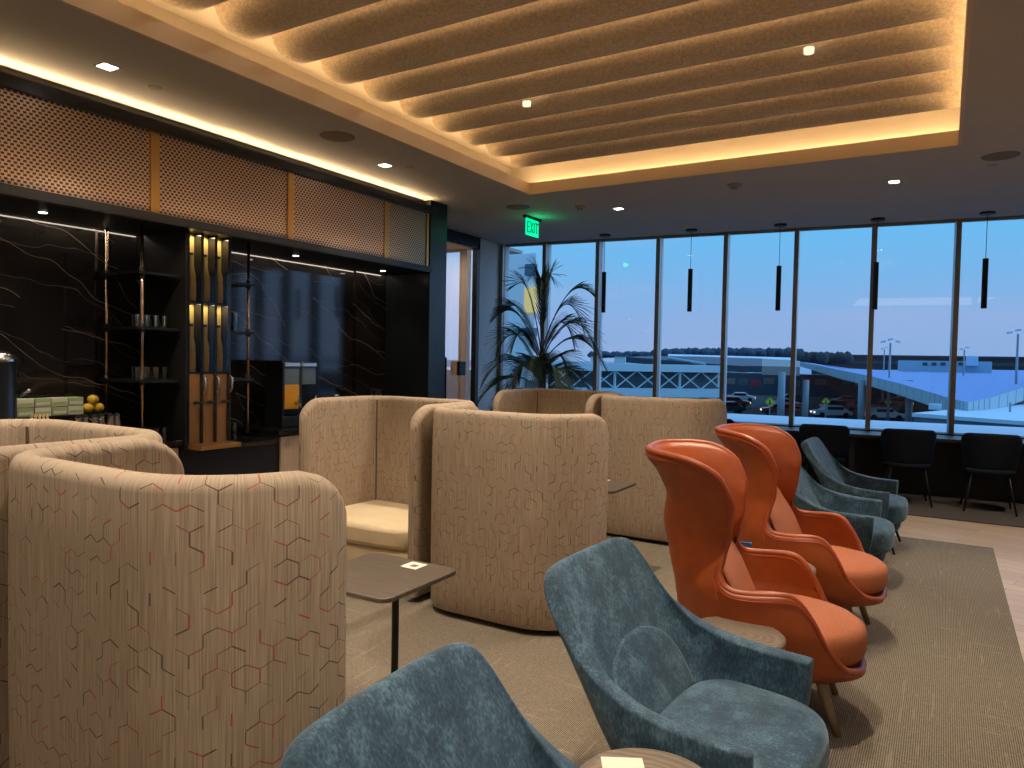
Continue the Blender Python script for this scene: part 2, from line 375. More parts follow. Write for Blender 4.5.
# walls
struct(MB().box(XR, XR+.2, YB, 10.9, 0, ZC).build('wall_right', 'plaster'))
struct(wbox(MB(), -6.9, 3.6, .05, .25, ZC+.0, ZC+.6).build('wall_front_upper', 'mullion_light'))
struct(MB().box(-6.2, XR+.2, YB-.2, YB, 0, ZC).build('wall_back', 'plaster'))
struct(MB().box(-6.1, -5.62, YB, 6.5, 0, ZC).build('wall_left', 'black_marble'))
struct(MB().box(-6.1, -5.9, 8.88, 9.75, 0, ZC).build('wall_corner', 'white_wall'))
struct(MB().box(-6.1, -4.97, 6.50, 6.82, 0, ZC).build('wall_column', 'column_black', bevel=.006))
struct(MB().box(-6.1, -5.9, 6.82, 7.05, 0, ZC).build('wall_door_side', 'column_black'))
struct(MB().box(-5.645, -5.60, 6.0, 6.5, .9, 2.49).build('wall_slab', 'black_marble'))
# soffit and fascia above the niche
struct(MB().box(-5.62, -4.99, YB, 6.5, 2.49, 2.56).build('trim_soffit', 'black_matte'))
struct(MB().box(-4.99, -4.93, YB, 6.5, 2.49, 2.555).build('trim_fascia', 'black_metal'))
struct(MB().box(-5.62, -5.06, YB, 6.5, 2.56, ZC).build('wall_upper', 'dark_wall'))
struct(MB().box(-5.0, -4.93, YB, 6.5, 3.14, 3.22).build('trim_rail', 'black_metal'))
ys = [(-1.9, 1.0), (1.07, 3.18), (3.25, 4.45), (4.52, 5.72), (5.79, 6.42)]
wl = ['behind the viewer', 'beside the coffee urn end', 'above the bottle cabinet', 'above the juice dispenser', 'narrowest, next to the black column']
for (a, c_), l in zip(ys, wl):
    t_ = thing('mesh_panel', 'woven bronze mesh wall panel, ' + l, 'wall panel', (-4.98,(a+c_)/2,2.56), 0, 'woven bronze mesh panels over the bar niche')
    h = (c_-a)/2
    MB().box(0, .012, -h, h, 0, .58).build('mesh', 'woven_mesh', t_)
    MB().box(-.02, -.004, -h, h, 0, .58).build('backing', 'black_matte', t_)
for (y, l) in ((1.035, 'beside the urn end of the bar'), (3.215, 'over the glass shelves'), (4.485, 'over the juice dispenser'), (5.755, 'near the black column'), (6.44, 'at the end against the black column')):
    tag(MB().box(-5.0, -4.955, y-.035 if y < 6.4 else y-.018, y+.035 if y < 6.4 else y+.018, 2.557, 3.138).build('brass_strip', 'brass', bevel=.003), 'flat brass strip between mesh panels, ' + l, 'metal strip', 'brass strips between the mesh panels')
# window wall
S = [-6.66, -5.95, -5.12, -4.24, -3.33, -2.45, -1.56, -.67, .24, 1.13, 2.02, 2.91, 3.45]
ZS = .75
struct(wbox(MB(), -6.9, 3.6, 0, .22, 0, ZS-.03).build('wall_front', 'dark_wall'))
struct(wbox(MB(), -6.9, 3.6, -.02, .02, ZC-.035, ZC).build('trim_head', 'mullion'))
struct(wbox(MB(), -6.9, 3.6, -.04, .20, ZS-.03, ZS).build('window_sill', 'dark_wall'))
tag(wbox(MB(), -6.9, 3.3, .26, 1.9, ZS-.12, ZS-.012).build('parapet_ledge', 'roof_white'), 'pale flat ledge running outside along the window bottoms', 'ledge')
for i, s in enumerate(S):
    w = .03
    o = empty('window_mullion_%d' % (i+1)); o['kind'] = 'structure'
    wbox(MB(), s-.0, s+.055, -.10, .015, ZS, ZC-.03).build('mullion_front', 'mullion', o)
    wbox(MB(), s+.0, s+.055, .03, .12, ZS, ZC-.03).build('mullion_outer', 'mullion_light', o)
    if i < len(S)-1:
        p = MB(); a, c_ = wp(s+.055, .02), wp(S[i+1], .02)
        p.add([(a.x,a.y,ZS),(c_.x,c_.y,ZS),(c_.x,c_.y,ZC-.035),(a.x,a.y,ZC-.035)], [(0,1,2,3)])
        struct(p.build('window_%d' % (i+1), 'window_glass', fix=False))
struct(wbox(MB(), -6.66, -6.60, -.03, .10, ZS, ZC).build('trim_corner', 'white_wall'))
struct(wbox(MB(), -6.9, -6.4, -.03, .0, 0, ZS).build('baseboard_front', 'white_wall'))
# glazed doors in the far side wall
d = empty('door_1'); d['kind'] = 'structure'
for a in ((7.05,7.13),(7.92,8.02),(8.80,8.88)): MB().box(-5.95,-5.87,*a,0,3.2).build('door_frame', 'black_metal', d)
MB().box(-5.95,-5.87,7.05,8.88,3.13,ZC).build('door_frame', 'black_metal', d)
MB().box(-5.95,-5.87,7.05,8.88,0,.12).build('door_frame', 'black_metal', d)
for a in ((7.13,7.92),(8.02,8.80)):
    p = MB(); p.add([(-5.91,a[0],.12),(-5.91,a[1],.12),(-5.91,a[1],3.13),(-5.91,a[0],3.13)],[(0,1,2,3)]); p.build('door_glass', 'door_glass', d, fix=False)
MB().tube([(-5.87,8.0,1.55),(-5.82,8.0,1.55),(-5.82,8.0,.45),(-5.87,8.0,.45)], .014).build('door_handle', 'black_metal', d)
MB().cbox((-5.855,8.42,1.40),(.05,.16,.20)).build('door_lock', 'black_matte', d, bevel=.01)
for i in range(7): MB().cbox((-5.905, 7.2+.10*i, 1.75),(.004,.035,.08)).build('door_mark', 'trim_ring', d)
struct(MB().box(-7.6,-7.5,6.2,10.5,0,ZC).build('wall_corridor', 'light_oak'))
struct(MB().box(-7.6,-6.1,6.0,6.2,0,ZC).build('wall_corridor_end', 'light_oak'))
struct(MB().box(-7.6,-6.1,6.2,10.5,-.1,0).build('floor_corridor', 'oak_floor'))
struct(MB().box(-7.6,-6.1,6.2,10.5,ZC,ZC+.05).build('ceiling_corridor', 'ceiling_paint'))
struct(MB().box(-7.5,-6.1,9.75,9.85,0,ZC).build('wall_corridor_far', 'light_oak'))
area('corridor_light', (-6.8,8.2,3.25), (0,0,0), 1.0, 2.5, 26, (1,.84,.68))

# ------------------------------------------------------------------ ceiling fittings
def fitting(label, x, y):
    t_ = thing('downlight', label, 'ceiling light', (x,y,ZC), 0, 'square recessed downlights')
    MB().box(-.055,.055,-.055,.055,-.004,.0).build('trim_frame', 'trim_ring', t_)
    MB().box(-.042,.042,-.042,.042,-.007,-.004).build('lens', 'led_white', t_)
fitting('square downlight over the mesh panel nearest the urn', -4.48, 2.59)
fitting('square downlight over the third mesh panel', -4.46, 5.14)
fitting('square downlight between the exit sign and the pendants', -3.28, 7.83)
fitting('square downlight beyond the ceiling recess corner near the window', -.47, 7.81)
for x, y, l in ((-5.30,2.62,'over the tea boxes'),(-5.30,4.86,'over the juice dispenser'),(-5.32,6.12,'over the nut jar')):
    t_ = thing('downlight', 'small round light in the black niche soffit ' + l, 'ceiling light', (x,y,2.49), 0, 'niche soffit lights')
    MB().lathe([(.001,-.006),(.032,-.006),(.034,0),(.001,0)]).build('trim_frame', 'black_metal', t_); MB().lathe([(.001,-.009),(.026,-.009),(.026,-.006),(.001,-.006)]).build('lens', 'led_white', t_)
for x, y, l in ((-2.81,4.86,'over the pod sofas'),(-.79,4.86,'over the orange armchairs')):
    t_ = thing('downlight', 'small glowing spot recessed in the scalloped panels ' + l, 'ceiling light', (x,y,3.484), 0, 'spots in the scalloped panels')
    MB().lathe([(.001,0),(.03,0),(.032,.03),(.001,.03)]).build('lens', 'spot_dim', t_)
for x, y, r, l in ((-4.23,4.30,.14,'over the second mesh panel'),(-4.29,7.26,.14,'beside the exit sign'),(.34,7.25,.14,'on the window side of the recess'),(-4.05,3.62,.17,'with a thin rim, like an access hatch')):
    o = MB().lathe([(.001,-.004),(r*.93,-.006),(r,0),(.001,0)], (x,y,ZC), 36).build('ceiling_speaker', 'speaker_grille' if r < .15 else 'ceiling_paint', angle=30)
    tag(o, 'flat round ceiling speaker grille ' + l, 'speaker')
for x, y, l in ((-4.55,2.95,'by the urn end'),(-4.3,5.3,'by the third mesh panel'),(-4.25,7.75,'by the exit sign'),(.30,7.55,'by the window side speaker')):
    tag(MB().lathe([(.001,-.004),(.04,-.004),(.045,.002),(.001,.002)], (x,y,ZC), 20).build('sprinkler_cover', 'trim_ring', angle=30), 'tiny round sprinkler cover in the ceiling ' + l, 'sprinkler')
from_px = [((-3.62,7.52), 'between the exit sign and the pod sofas'), ((-1.83,7.27), 'near the middle of the windows')]
for (x, y), l in from_px:
    t_ = thing('smoke_detector', 'round white ceiling smoke detector ' + l, 'smoke detector', (x,y,ZC))
    MB().lathe([(.001,-.02),(.065,-.02),(.075,0),(.001,0)], n=28).build('base', 'trim_ring', t_, angle=30)
    MB().lathe([(.001,-.05),(.03,-.05),(.042,-.02),(.001,-.02)], n=20).build('sensor', 'trim_ring', t_, angle=30)
# exit sign
t_ = thing('exit_sign', 'green edge-lit EXIT sign hanging from a black bar', 'exit sign', (-4.43,7.85,ZC), 0)
MB().box(-.025,.025,-.24,.24,-.035,0).build('mount_bar', 'black_metal', t_)
MB().box(-.006,.006,-.20,.20,-.245,-.035).build('plate', 'exit_green', t_)
b = MB()
def stroke(y0, z0, y1, z1, w=.024): b.tube([(.009,y0,z0),(.009,y1,z1)], w/2, 4)
zt, zb = -.075, -.205
stroke(-.165,zt,-.165,zb); stroke(-.165,zt,-.10,zt); stroke(-.165,(zt+zb)/2,-.11,(zt+zb)/2); stroke(-.165,zb,-.10,zb)
stroke(-.075,zt,.005,zb); stroke(.005,zt,-.075,zb); stroke(.045,zt,.045,zb); stroke(.125,zt,.125,zb); stroke(.08,zt,.17,zt)
b.build('letters', 'exit_letter', t_); t_.scale = (1,.78,.95)
l = bpy.data.lights.new('exit_glow', 'POINT'); l.energy = .8; l.color = (0,1,.35); l.shadow_soft_size = .04
o = bpy.data.objects.new('exit_glow', l); C.objects.link(o); o.location = (-4.34,7.85,3.17)
# pendants
def make_pendant(label, x, y):
    t_ = thing('pendant_lamp', label, 'pendant lamp', (x,y,ZC), 0, 'slim black tube pendants along the windows')
    MB().lathe([(.001,-.025),(.075,-.025),(.078,0),(.001,0)], n=28).build('ceiling_rose', 'black_metal', t_, angle=30)
    MB().tube([(0,0,-.02),(0,0,-.52)], .0035, 6).build('cord', 'black_matte', t_)
    MB().tube([(0,0,-.52),(0,0,-1.08)], .03, 20).build('tube_shade', 'black_matte', t_, angle=30)
    MB().lathe([(.001,-1.083),(.024,-1.083),(.024,-1.079),(.001,-1.079)]).build('lens', 'trim_ring', t_)
    return t_
pl_ = [(-4.12,9.37,'slim black tube pendant closest to the palm'),(-2.93,9.48,'slim black tube pendant, second from the palm'),(-1.83,9.59,'slim black tube pendant in the middle of the row of five'),(-.74,9.69,'slim black tube pendant, fourth from the palm, in front of a mullion'),(.36,9.80,'slim black tube pendant farthest from the palm')]
pp = make_pendant(pl_[0][2], pl_[0][0], pl_[0][1])
for x, y, l in pl_[1:]: again(pp, l, (x,y,ZC))

# ------------------------------------------------------------------ pod sofas
PW, PD, PH, PT = 1.06, .80, 1.248, .085
def pod_shell(right_len=None, left_len=None):
    # centre line of the wall: right free end -> back -> left free end (opening toward +y)
    hw = PW/2-PT/2; yb = -PD/2+PT/2; yf = PD/2; R = .19; RR = R if right_len is None else .33
    path = []
    n1 = 22
    for i in range(n1): path.append((hw, yf-(yf-yb-RR)*i/n1))
    for i in range(9): a = (PI/2)*i/8; path.append((hw-RR+RR*math.cos(a), yb+RR-RR*math.sin(a)))
    for i in range(1, 20): path.append((hw-RR-(2*hw-RR-R)*i/20, yb))
    for i in range(9): a = (PI/2)*i/8; path.append((-hw+R-R*math.sin(a), yb+R-R*math.cos(a)))
    for i in range(1, n1+1): path.append((-hw, yb+R+(yf-yb-R)*i/n1))
    # denser stations near the free ends
    def refine(p, q, k): return [(p[0]+(q[0]-p[0])*t, p[1]+(q[1]-p[1])*t) for t in k]
    a, c_ = path[0], path[2]; e, f_ = path[-3], path[-1]
    path = refine(a, c_, (0,.04,.12,.25,.42,.6,.8)) + path[2:-2] + refine(e, f_, (.2,.4,.58,.75,.88,.96,1))
    if right_len is not None:
        full_ = path; path = []; lim = yb+right_len; st = False
        keep_ = [p for i, p in enumerate(full_) if not (i < n1+6 and p[0] > 0 and p[1] > lim)]
        x_ = keep_[0][0]; y_ = keep_[0][1]; lim2 = yb+left_len
        keep_ = [p for p in keep_ if not (p[0] < 0 and p[1] > lim2-.02)]; yl_ = keep_[-1][1]
        keep_ += [(-hw, yl_+(lim2-yl_)*t) for t in (.5,1)] if lim2-yl_ > .005 else []
        e_, f2 = keep_[-4], keep_[-1]; keep_ = keep_[:-4]+[(e_[0]+(f2[0]-e_[0])*t, e_[1]+(f2[1]-e_[1])*t) for t in (0,.2,.4,.58,.75,.88,.96,1)]
        path = [(hw, lim-(lim-y_)*t) for t in (0,.05,.12,.22,.35,.5,.7)]+keep_
    Sx = [0]
    for p, q in zip(path, path[1:]): Sx.append(Sx[-1]+math.hypot(q[0]-p[0], q[1]-p[1]))
    L = Sx[-1]; rows = []; uvs = []
    rt = .17; z0 = .045
    for i, (p, s) in enumerate(zip(path, Sx)):
        q0 = path[max(i-1,0)]; q1 = path[min(i+1,len(path)-1)]
        tx, ty = q1[0]-q0[0], q1[1]-q0[1]; tl = math.hypot(tx, ty); nx, ny = -ty/tl, tx/tl   # outward
        if nx*p[0]+ny*(p[1]) < 0 and abs(p[1]-yb) < .02: nx, ny = -nx, -ny
        d = min(s, L-s)
        ht = PH if d >= rt else PH-rt+math.sqrt(max(0, rt*rt-(rt-d)**2))
        th = PT/2*(1 if d > .04 else math.sqrt(max(0.02, 1-(1-d/.04)**2)))
        loop = []; uu = []
        r = th
        prof = [(th*.80,z0),(th,z0+.03)]+[(th*(1+.10*math.sin(PI*k/7)), z0+.03+(ht-r-z0-.03)*k/7) for k in range(1,7)]+[(th,ht-r)]+[(th*math.cos(a_), ht-r+r*math.sin(a_)) for a_ in [PI/2*k/5 for k in range(1,5)]]+[(0,ht)]
        prof = prof + [(-x_, z_) for x_, z_ in prof[:-1][::-1]]
        v_ = 0; last = None
        for x_, z_ in prof:
            if last: v_ += math.hypot(x_-last[0], z_-last[1])
            last = (x_, z_); loop.append((p[0]+nx*x_, p[1]+ny*x_, z_)); uu.append((s, v_))
        rows.append(loop); uvs.append(uu)
    b = MB(); b.grid(rows, close=True); n = len(rows[0])
    b.f += [tuple(range(n)), tuple((len(rows)-1)*n+k for k in range(n))[::-1]]
    flat = [u for r in uvs for u in r]
    return b, flat
def make_pod(label, x, y, rz, right_len=None):
    _pb, _puv = pod_shell(right_len, .60)
    t_ = thing('pod_sofa', label, 'pod sofa', (x,y,0), rz, 'high-backed pod sofas in hexagon-line fabric')
    o = _pb.build('high_back_shell', 'hex_fabric', t_, angle=50, fix=True); me = o.data
    ul = me.uv_layers.new(name='UVMap')
    for lp in me.loops: ul.data[lp.index].uv = _puv[lp.vertex_index]
    hw = PW/2-PT; y0 = -PD/2+PT; y1 = (PD/2-.01) if right_len is None else PD/2-.17
    def seat_poly(k, grow=0):
        P = [(-hw+.005, y0), (-hw+.005, y1-.12)]
        for i in range(9):
            a = PI*i/8; P.append((-(hw-.005)*math.cos(a), y1-.12+(.12+grow)*math.sin(a)**.6))
        P += [(hw-.005, y1-.12), (hw-.005, y0)] if right_len is None else [(hw-.005, y1-.12), (hw-.01, y0+.26), (hw-.05, y0+.13), (hw-.14, y0+.04), (hw-.27, y0)]
        return [(px*k, py) for px, py in P]
    MB().prism(seat_poly(.995), .30, .45).build('seat_cushion', 'cream_leather', t_, bevel=.035, angle=60)
    MB().prism(seat_poly(.99,-.015), .13, .30).build('seat_base', 'cream_leather', t_, bevel=.02, angle=60)
    P = seat_poly(1.0); MB().tube([(px, py+.003, .302) for px, py in P[1:-1]], .006, 6).build('piping', 'cream_piping', t_, smooth=True)
    for sx in (-1, 1) if right_len is None else (-1,): MB().tube([(sx*(hw-.055), y0+.048, .45),(sx*(hw-.055), y0+.048, PH-.03)], .005, 6).build('corner_seam', 'seam_dark', t_)
    MB().prism([(px*.97, py*.97-(.02 if py > 0 else 0)) for px, py in seat_poly(.98, -.05)], 0.012, .14).build('plinth', 'plinth', t_)
    return t_
pods = [(-1.925, 1.43, 0, 'pod sofa turned away in front, broken hexagon lines on its tall back'),
        (-3.00, 1.34, PI, 'pod sofa behind the foremost one, nearest the coffee urn'),
        (-2.19, 3.86, 0, 'pod sofa in the middle with its back turned, beside the small card table'),
        (-3.31, 3.94, PI, 'pod sofa showing its cream leather seat and open corner'),
        (-2.11, 6.22, 0, 'pod sofa turned away near the windows, behind the orange armchairs'),
        (-3.18, 6.24, PI, 'pod sofa farthest back, just in front of the palm')]
p0_ = make_pod(pods[0][3], *pods[0][:3], right_len=.42)
p1_ = make_pod(pods[1][3], *pods[1][:3])
for x, y, r, l in pods[2:]: again(p1_ if r else p0_, l, (x,y,0), r)

# ------------------------------------------------------------------ square side tables and cards
def make_side_table(label, x, y):
    t_ = thing('side_table', label, 'side table', (x,y,0), 0, 'thin square side tables by the pods')
    q = .245; P = []
    for cx_, cy_, a0 in ((q-.05,q-.05,0),(-q+.05,q-.05,90),(-q+.05,-q+.05,180),(q-.05,-q+.05,270)):
        for i in range(6): a = math.radians(a0+18*i); P.append((cx_+.05*math.cos(a), cy_+.05*math.sin(a)))
    MB().prism(P, .622, .640).build('tabletop', 'table_wood', t_, bevel=.003)
    MB().tube([(.0,.11,.02),(.0,.11,.622)], .016, 14).build('post', 'black_metal', t_, angle=40)
    MB().box(-.17,.17,-.06,.27,.012,.022).build('foot_plate', 'black_metal', t_, bevel=.003)
    return t_
st = make_side_table('square side table in front of the cream leather pod seat', -2.005, 2.305)
again(st, 'square side table between the middle and far pod sofas', (-2.19,4.90,0))
def card(label, x, y, z, rz=.3, s=.075):
    t_ = thing('table_card', label, 'card', (x,y,z), rz)
    MB().box(-s/2,s/2,-s/2,s/2,0,.0012).build('paper', 'card', t_)
    return t_
c_ = card('small cream card lying on the square table by the middle pod', -1.955, 2.475, .641, .0, .085)
MB().box(-.012,.022,-.02,.014,.0012,.0016).build('printed_patch', 'grey_print', c_)
card('small cream card on the farther square table', -2.19, 5.06, .641, .0, .085)

# ------------------------------------------------------------------ blue velvet armchairs
def half_sheet(cols):
    """cols: list from centre to arm front of lists of (x, y, z) bottom to top -> mirrored rows"""
    full = [[(x, -y, z) for x, y, z in c] for c in cols[:0:-1]] + cols
    return full
def make_blue(label, x, y, rz):
    t_ = thing('velvet_armchair', label, 'armchair', (x,y,0), rz, 'blue velvet lounge armchairs')
    cols = [
        [(-.05,0,.20),(-.12,0,.30),(-.19,0,.44),(-.27,0,.60),(-.35,0,.75),(-.415,0,.85),(-.435,0,.88)],
        [(-.05,.13,.20),(-.12,.15,.30),(-.19,.16,.44),(-.27,.17,.60),(-.35,.18,.75),(-.413,.19,.85),(-.433,.19,.88)],
        [(-.045,.21,.20),(-.115,.25,.30),(-.182,.275,.43),(-.255,.29,.58),(-.335,.30,.73),(-.40,.302,.84),(-.420,.30,.872)],
        [(-.035,.24,.20),(-.09,.29,.30),(-.15,.325,.42),(-.21,.335,.54),(-.27,.335,.64),(-.325,.332,.73),(-.345,.33,.765)],
        [(.02,.265,.20),(-.02,.325,.30),(-.065,.35,.39),(-.105,.358,.47),(-.145,.358,.53),(-.18,.355,.585),(-.20,.352,.61)],
        [(.09,.275,.20),(.065,.335,.30),(.045,.358,.37),(.02,.366,.43),(-.01,.367,.485),(-.035,.366,.53),(-.045,.364,.548)],
        [(.175,.285,.20),(.175,.335,.30),(.17,.357,.37),(.165,.365,.43),(.157,.367,.48),(.15,.366,.518),(.148,.364,.533)],
        [(.22,.285,.20),(.24,.333,.30),(.247,.352,.37),(.251,.36,.43),(.254,.362,.48),(.254,.361,.518),(.254,.359,.532)],
        [(.23,.282,.20),(.252,.330,.30),(.261,.349,.37),(.266,.357,.43),(.270,.359,.48),(.270,.358,.517),(.270,.356,.530)]]
    rows = half_sheet(cols)
    MB().grid(rows).build('upholstered_shell', 'blue_velvet', t_, smooth=True, solid=.062, subsurf=2)
    # seat cushion
    P = []
    for i in range(28):
        a = 2*PI*i/28; c, s = math.cos(a), math.sin(a)
        ex = .62; px = (abs(c)**ex)*math.copysign(1, c); py = (abs(s)**ex)*math.copysign(1, s)
        P.append((.130+.250*px, (.322-.03*px)*py))
    rows = []
    for k, z in ((.80,.245),(.96,.26),(1.0,.30),(1.0,.37),(.97,.405),(.88,.425),(.60,.435),(.2,.438)):
        rows.append([(.135+(px-.135)*k, py*k, z) for px, py in P])
    b = MB().grid(rows, close=True); n = 28; b.f += [tuple(range(n)), tuple(range(7*n, 8*n))]
    b.build('seat_cushion', 'blue_velvet', t_, smooth=True, subsurf=1)
    # half-moon lumbar cushion leaning on the back
    rows = []
    for j in range(9):
        v = j/8; zz = .38+.245*v; half = .272*math.sqrt(max(0.001, 1-(v*.99)**3.4)); row = []
        for i in range(13):
            u = -1+2*i/12; yy = half*u
            puff = .016*math.sqrt(max(0, 1-u*u*.96))*math.sqrt(max(.02, 1-v**3*.97))
            row.append((-.27-.515*(zz-.60)+.030+.015*(abs(yy)/.3)**3+puff, yy, zz))
        rows.append(row)
    MB().grid(rows).build('lumbar_cushion', 'blue_velvet', t_, smooth=True, solid=.02, subsurf=1)
    MB().prism([(px*.86, py*.86) for px, py in P], .175, .25).build('seat_pan', 'blue_velvet', t_, bevel=.02)
    for sx, sy, sz, fx in ((-.10,.27,.34,-.30),(-.10,-.27,.34,-.30),(.24,.24,.20,.31),(.24,-.24,.20,.31)):
        MB().tube([(sx,sy,sz),(fx,sy*1.10,.012)], [.013,.010], 10).build('leg', 'black_metal', t_, smooth=True)
    return t_
bl = make_blue('blue velvet armchair between the wooden drum table and the camera-side chair', -.645, 2.31, math.radians(-3))
bl['label'] = 'blue velvet armchair beside the first orange wing chair, seat fully in view'
again(bl, 'blue velvet armchair cropped at the bottom edge, only its back top showing', (-.55,1.16,0), math.radians(2))
again(bl, 'blue velvet armchair just beyond the orange wing chairs', (-.64,5.76,0), math.radians(0))
again(bl, 'blue velvet armchair farthest away, next to the window bar seats', (-.60,6.92,0), math.radians(-2))

# ------------------------------------------------------------------ orange wing chairs
XB = [(.20,-.18),(.30,-.285),(.45,-.33),(.56,-.345),(.68,-.375),(.82,-.41),(.95,-.395),(1.05,-.44),(1.13,-.50)]
HWT = [(.20,.20),(.30,.335),(.45,.375),(.58,.372),(.66,.345),(.77,.315),(.90,.325),(1.0,.35),(1.08,.375),(1.13,.395)]
XF = [(.20,.28),(.26,.445),(.36,.475),(.45,.45),(.60,.37),(.655,.37),(.72,.46),(.81,.60),(.95,.62),(1.06,.64),(1.13,.55)]
_RK = [(0,1.138),(.10,1.138),(.25,1.134),(.325,1.115),(.352,1.06),(.366,.94),(.371,.80),(.376,.69),(.386,.625),(.415,.598),(.47,.594),(.545,.600),(.61,.602),(.645,.585),(.662,.54),(.672,.46),(.69,.38),(.735,.325),(.80,.285),(.9,.262),(1,.258)]
def _rim():
    P = []
    K = [(-_RK[1][0], _RK[1][1])]+_RK+[(1.1, .28)]
    for i in range(1, len(K)-2):
        for j in range(10):
            t = j/10; q = []
            for c in (0, 1):
                p0, p1, p2, p3 = K[i-1][c], K[i][c], K[i+1][c], K[i+2][c]
                q.append(.5*((2*p1)+(-p0+p2)*t+(2*p0-5*p1+4*p2-p3)*t*t+(-p0+3*p1-3*p2+p3)*t**3))
            P.append(tuple(q))
    P.append(K[-2])
    L = [0]
    for a, b in zip(P, P[1:]): L.append(L[-1]+math.hypot((b[0]-a[0])*1.6, b[1]-a[1]))
    out = []; N = 84; k = 0
    for i in range(N+1):
        t = L[-1]*i/N
        while k < len(L)-2 and L[k+1] < t: k += 1
        f = (t-L[k])/max(1e-9, L[k+1]-L[k]); out.append((P[k][0]+(P[k+1][0]-P[k][0])*f, P[k][1]+(P[k+1][1]-P[k][1])*f))
    return out
RIM = _rim(); RIM = [(-u, z) for u, z in RIM[:0:-1]]+RIM[:-1]
def shell_pt(u, z):
    xb, hw, xf = lerp(XB, z), lerp(HWT, z), lerp(XF, z); a = PI*min(1, abs(u))
    s = max(0, math.sin(a)); y = hw*(s**.72 if s > 0 else 0)
    return (xb+(xf-xb)*(1-math.cos(a))/2, math.copysign(y, u), z)
def make_orange(label, x, y, rz):
    t_ = thing('wing_armchair', label, 'wing armchair', (x,y,0), rz, 'orange leather wing armchairs')
    NU, NV = 120, 26; rows = []
    z0 = .20
    for u, zt in RIM:
        rows.append([shell_pt(u, z0+(zt-z0)*(j/NV)**.9) for j in range(NV+1)])
    b = MB(); b.grid(rows+[rows[0]]); 
    me_b = b.build('leather_shell', 'orange_leather', t_, smooth=True, solid=.034)
    bm = bmesh.new(); bm.from_mesh(me_b.data); bmesh.ops.remove_doubles(bm, verts=bm.verts, dist=1e-5)
    bmesh.ops.recalc_face_normals(bm, faces=bm.faces); bm.to_mesh(me_b.data); bm.free()
    me_b.data.polygons.foreach_set('use_smooth', [True]*len(me_b.data.polygons))
    MB().lathe([(.001,.185),(.19,.185),(.235,.20),(.235,.23),(.001,.23)], (.03,0,0), 32, 1.08, .92).build('seat_pan', 'orange_leather', t_, angle=40)
    rim = [Vector(shell_pt(u, z)) for u, z in RIM+RIM[:1]]
    cen = Vector((0,0,0))
    rim = [p + Vector((0,0,.004)) for p in rim]
    MB().tube(rim, .0168, 10, cap=False).build('rolled_edge', 'orange_leather', t_, smooth=True)
    inner = [Vector(shell_pt(u, z-.016)) for u, z in RIM+RIM[:1]]
    inner = [Vector((p.x*1.045+(.004 if p.x > 0 else -.004), p.y*1.052, p.z)) for p in inner]
    MB().tube(inner, .0022, 6, cap=False).build('piping', 'orange_piping', t_, smooth=True)
    # seat cushion
    rows = []; n = 36
    for k, z in ((.84,.295),(.97,.31),(1.0,.34),(1.0,.395),(.975,.425),(.90,.442),(.6,.452),(.1,.455)):
        rows.append([(.108+.350*k*math.cos(2*PI*i/n), .318*k*math.sin(2*PI*i/n), z-.008) for i in range(n)])
    b = MB().grid(rows, close=True); b.f += [tuple(range(n)), tuple(range(7*n, 8*n))]
    b.build('seat_cushion', 'orange_fabric', t_, smooth=True)
    # tall back cushion
    rows = []
    for j in range(19):
        v = j/18; z = .42+.70*v; half = lerp([(.42,.25),(.6,.25),(.8,.225),(1.0,.17),(1.07,.13),(1.12,.05)], z); row = []
        for i in range(11):
            u = -1+2*i/10; yy = half*u; hw = lerp(HWT, z)
            base = lerp(XB, z)+lerp([(.42,.25),(.6,.20),(.75,.14),(.92,.08),(1.12,.028)], z)+.10*(yy/hw)**2
            row.append((base+.045*math.sqrt(max(0,1-u*u*.98))*min(1, (1-v)*6+.15), yy, z))
        rows.append(row)
    MB().grid(rows).build('back_cushion', 'orange_fabric', t_, smooth=True, solid=.02, subsurf=1)
    for i_, zz in enumerate((.80,)): MB().ball((lerp(XB,zz)+.17,0,zz), .011, 6).build('button', 'orange_piping', t_, smooth=True)
    for sx, sy, fx in ((.265,-.175,.345),(.265,.175,.345),(-.15,-.15,-.23),(-.15,.15,-.23)):
        MB().tube([(sx,sy,.25),(fx,sy*1.2,.012)], [.025,.015], 14).build('leg', 'wood_leg', t_, smooth=True)
    return t_
orr = make_orange('orange leather wing armchair nearer the camera, high flared wings', -.70, 3.40, math.radians(8))
orr['label'] = 'orange leather wing armchair right behind the foremost blue velvet armchair'
again(orr, 'orange leather wing armchair next to the farther blue velvet armchairs', (-.69,4.56,0), math.radians(-2))

# ------------------------------------------------------------------ round side tables
def make_round(label, x, y, r=.215):
    t_ = thing('drum_table', label, 'side table', (x,y,0), 0, 'round wooden side tables between the armchairs')
    MB().lathe([(.001,.455),(r-.02,.455),(r,.462),(r,.482),(r-.006,.488),(.001,.488)], n=48).build('tabletop', 'round_wood', t_, angle=35)
    MB().tube([(0,0,.02),(0,0,.456)], .02, 14).build('post', 'black_metal', t_, smooth=True)
    MB().lathe([(.001,.012),(.15,.012),(.15,.02),(.02,.03),(.001,.03)], n=36).build('foot_plate', 'black_metal', t_, angle=35)
    return t_
rt = make_round('round wooden table between the foremost whole blue chair and an orange chair', -.67, 2.885, .185)
again(rt, 'round wooden table at the bottom edge with a folded paper', (-.60,1.71,0))
again(rt, 'round wooden table mostly hidden between the two orange chairs', (-.72,4.0,0))
again(rt, 'round wooden table hidden between orange and farther blue chairs', (-.75,5.18,0))
again(rt, 'round wooden table between the two farther blue chairs', (-.75,6.35,0))
card('folded cream paper on the round table at the bottom edge', -.68, 1.745, .489, .5, .11)
t_ = thing('menu_stand', 'small blue table stand between the two orange chairs', 'table stand', (-.885,3.97,.489), .25)
